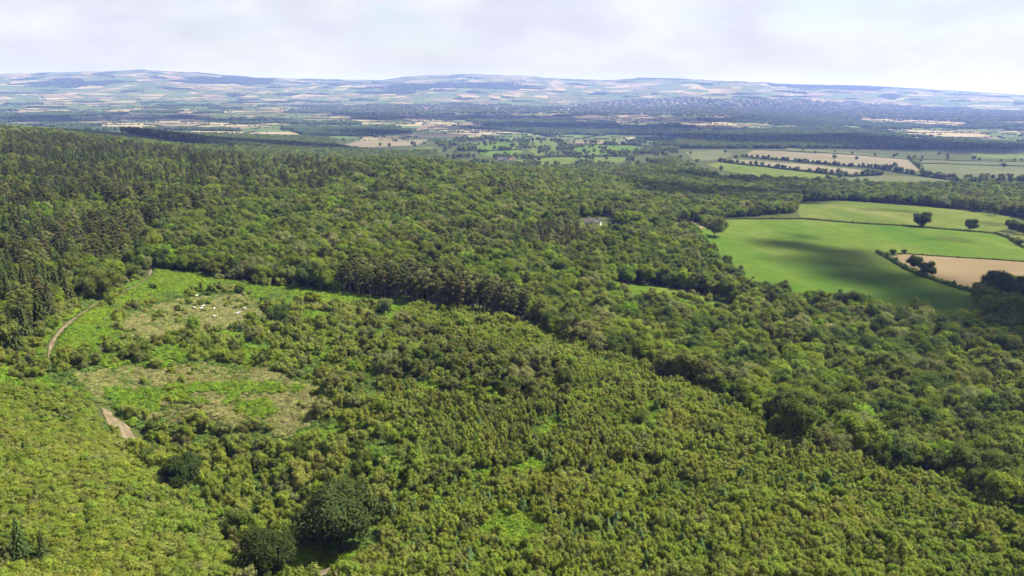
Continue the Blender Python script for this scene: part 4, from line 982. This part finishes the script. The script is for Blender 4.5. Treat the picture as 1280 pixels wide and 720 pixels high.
# ------------------------------------------------------------------ clouds that shade the land (high above)
CLOUD = bpy.data.materials.new('cloud'); t = nt(CLOUD); o_ = N(t, 'ShaderNodeOutputMaterial'); d_ = N(t, 'ShaderNodeBsdfDiffuse'); d_.inputs[0].default_value = (.85, .86, .88, 1); tl = N(t, 'ShaderNodeBsdfTranslucent'); tl.inputs[0].default_value = (.85, .86, .88, 1)
mx = N(t, 'ShaderNodeMixShader'); mx.inputs[0].default_value = .5; L(t, d_.outputs[0], mx.inputs[1]); L(t, tl.outputs[0], mx.inputs[2]); tp = N(t, 'ShaderNodeBsdfTransparent'); m2_ = N(t, 'ShaderNodeMixShader'); m2_.inputs[0].default_value = .70; L(t, mx.outputs[0], m2_.inputs[1]); L(t, tp.outputs[0], m2_.inputs[2]); L(t, m2_.outputs[0], o_.inputs[0])
def cloud(px_list, height, seed):
    """a cloud whose shadow falls over the ground points seen at the given pixels; each = (u, v, radius m)"""
    gg = np.random.default_rng(seed); mb = MB(); ctr = None
    for u_, v_, rad in px_list:
        p = hit(u_, v_)[0]; tt = (EYE + height - p[2]) / sd[2]; c = p + sd * tt
        if ctr is None: ctr = c.copy()
        for k in range(9):
            off = gg.normal(size=3) * [rad * .38, rad * .38, rad * .05]; rr = rad * gg.uniform(.3, .55)
            v = ICO2[0] * (1 + gg.uniform(-.12, .12, (len(ICO2[0]), 1))) * [rr, rr, rr * .4]; mb.add(v + c + off - ctr, ICO2[1])
        for k in range(26):
            an = gg.uniform(0, 6.28); q_ = rad * gg.uniform(.6, 1.15); rr = rad * gg.uniform(.04, .14); mb.add(ICO1[0] * (1 + gg.uniform(-.2, .2, (len(ICO1[0]), 1))) * [rr * 1.6, rr, rr * .4] + c + [math.cos(an) * q_, math.sin(an) * q_, gg.normal() * rad * .06] - ctr, ICO1[1])
    o = link('cloud', mb.mesh('cloud', [CLOUD], True)); o.location = ctr; tag(o, None, None, None, 'stuff')
CH = 2200
cloud([(1240,430,42),(1270,400,50),(1245,390,34),(1330,430,80)], CH, 1)
cloud([(1165,392,34),(1080,334,30),(960,304,22),(1000,308,34),(1040,318,42),(1110,348,44),(1150,368,40),(1190,388,40),(1060,345,34),(1020,330,30),(1000,296,16)], CH, 2)
cloud([(850,250,80),(930,248,90),(990,245,60),(860,226,120),(800,238,60)], CH, 3)
cloud([(150,168,200),(200,172,220),(250,176,260),(300,180,260),(350,184,260),(400,187,220)], CH, 4)
cloud([(170,170,220),(240,176,240),(320,182,260),(390,187,220)], CH, 14)
cloud([(900,174,300),(1000,176,300),(1100,180,260),(1200,186,230),(700,158,400),(800,160,400)], CH, 15)
cloud([(860,172,350),(960,176,330),(1060,176,330),(1160,184,260),(1240,186,230)], CH, 5)
cloud([(640,160,500),(760,160,550),(860,160,500),(480,168,350)], CH, 6)
cloud([(520,146,700),(680,146,800),(900,150,700)], CH, 7)
cloud([(60,150,500),(200,148,600),(300,150,400)], CH, 8)
cloud([(1240,280,16),(1130,264,18),(1190,300,16),(1090,262,14)], CH, 9)

# ------------------------------------------------------------------ haze
_gz = [v.co.z for v in bpy.data.objects['ground'].data.vertices]; print('ZR', min(_gz), max(_gz))
hz = MB(); box(hz, -31000, -31000, min(_gz) - 1, 31000, 31000, max(max(_gz), EYE) + 25); hm = bpy.data.materials.new('haze'); t = nt(hm); o_ = N(t, 'ShaderNodeOutputMaterial'); pv = N(t, 'ShaderNodeVolumePrincipled')
pv.inputs['Color'].default_value = (.20, .29, .74, 1); pv.inputs['Absorption Color'].default_value = (.74, .74, .80, 1); pv.inputs['Density'].default_value = .80e-4; pv.inputs['Anisotropy'].default_value = .2; L(t, pv.outputs[0], o_.inputs['Volume'])
tag(link('haze', hz.mesh('haze', [hm])), kind='stuff')

# ------------------------------------------------------------------ sky
w = bpy.data.worlds.new('World'); scene.world = w; w.use_nodes = True; t = w.node_tree; t.nodes.clear()
o_ = N(t, 'ShaderNodeOutputWorld'); bg = N(t, 'ShaderNodeBackground'); sky = N(t, 'ShaderNodeTexSky', sky_type='NISHITA'); sky.sun_disc = False; sky.sun_elevation = SUN_EL; sky.sun_rotation = SUN_AZ; sky.altitude = 300; sky.air_density = 1.0; sky.dust_density = 1.0
tc = N(t, 'ShaderNodeTexCoord'); mp = N(t, 'ShaderNodeMapping'); mp.inputs['Scale'].default_value = (2.2, 2.2, 6); mp.inputs['Location'].default_value = (3.1, 1.7, .4); L(t, tc.outputs['Generated'], mp.inputs[0])
no = N(t, 'ShaderNodeTexNoise'); no.inputs['Scale'].default_value = 1.6; no.inputs['Detail'].default_value = 9; no.inputs['Roughness'].default_value = .58; L(t, mp.outputs[0], no.inputs['Vector'])
mask = ramp(t, no.outputs[0], [(.36, (.45, .45, .45)), (.50, (1, 1, 1))])
no2 = N(t, 'ShaderNodeTexNoise'); no2.inputs['Scale'].default_value = 4.2; no2.inputs['Detail'].default_value = 8; L(t, mp.outputs[0], no2.inputs['Vector'])
cc_ = ramp(t, no2.outputs[0], [(.34, (4.7, 4.65, 5.25)), (.64, (5.75, 5.75, 6.15))])
mx = N(t, 'ShaderNodeMix', data_type='RGBA'); sc_ = N(t, 'ShaderNodeMath', operation='MULTIPLY'); L(t, mask, sc_.inputs[0]); sc_.inputs[1].default_value = .95
L(t, sc_.outputs[0], mx.inputs[0]); L(t, sky.outputs[0], mx.inputs[6]); L(t, cc_, mx.inputs[7]); L(t, mx.outputs[2], bg.inputs[0]); bg.inputs[1].default_value = .05; L(t, bg.outputs[0], o_.inputs[0])

scene.view_settings.view_transform = 'Standard'; scene.view_settings.look = 'None'; scene.view_settings.exposure = 1.7; scene.view_settings.gamma = 1
cy = scene.cycles
scene.render.engine = 'CYCLES'
cy.max_bounces = 4; cy.diffuse_bounces = 2; cy.glossy_bounces = 1; cy.transmission_bounces = 2; cy.volume_bounces = 0; cy.transparent_max_bounces = 8
cy.use_denoising = True; cy.use_adaptive_sampling = True; cy.adaptive_threshold = .015; cy.caustics_reflective = False; cy.caustics_refractive = False
cy.volume_step_rate = 10
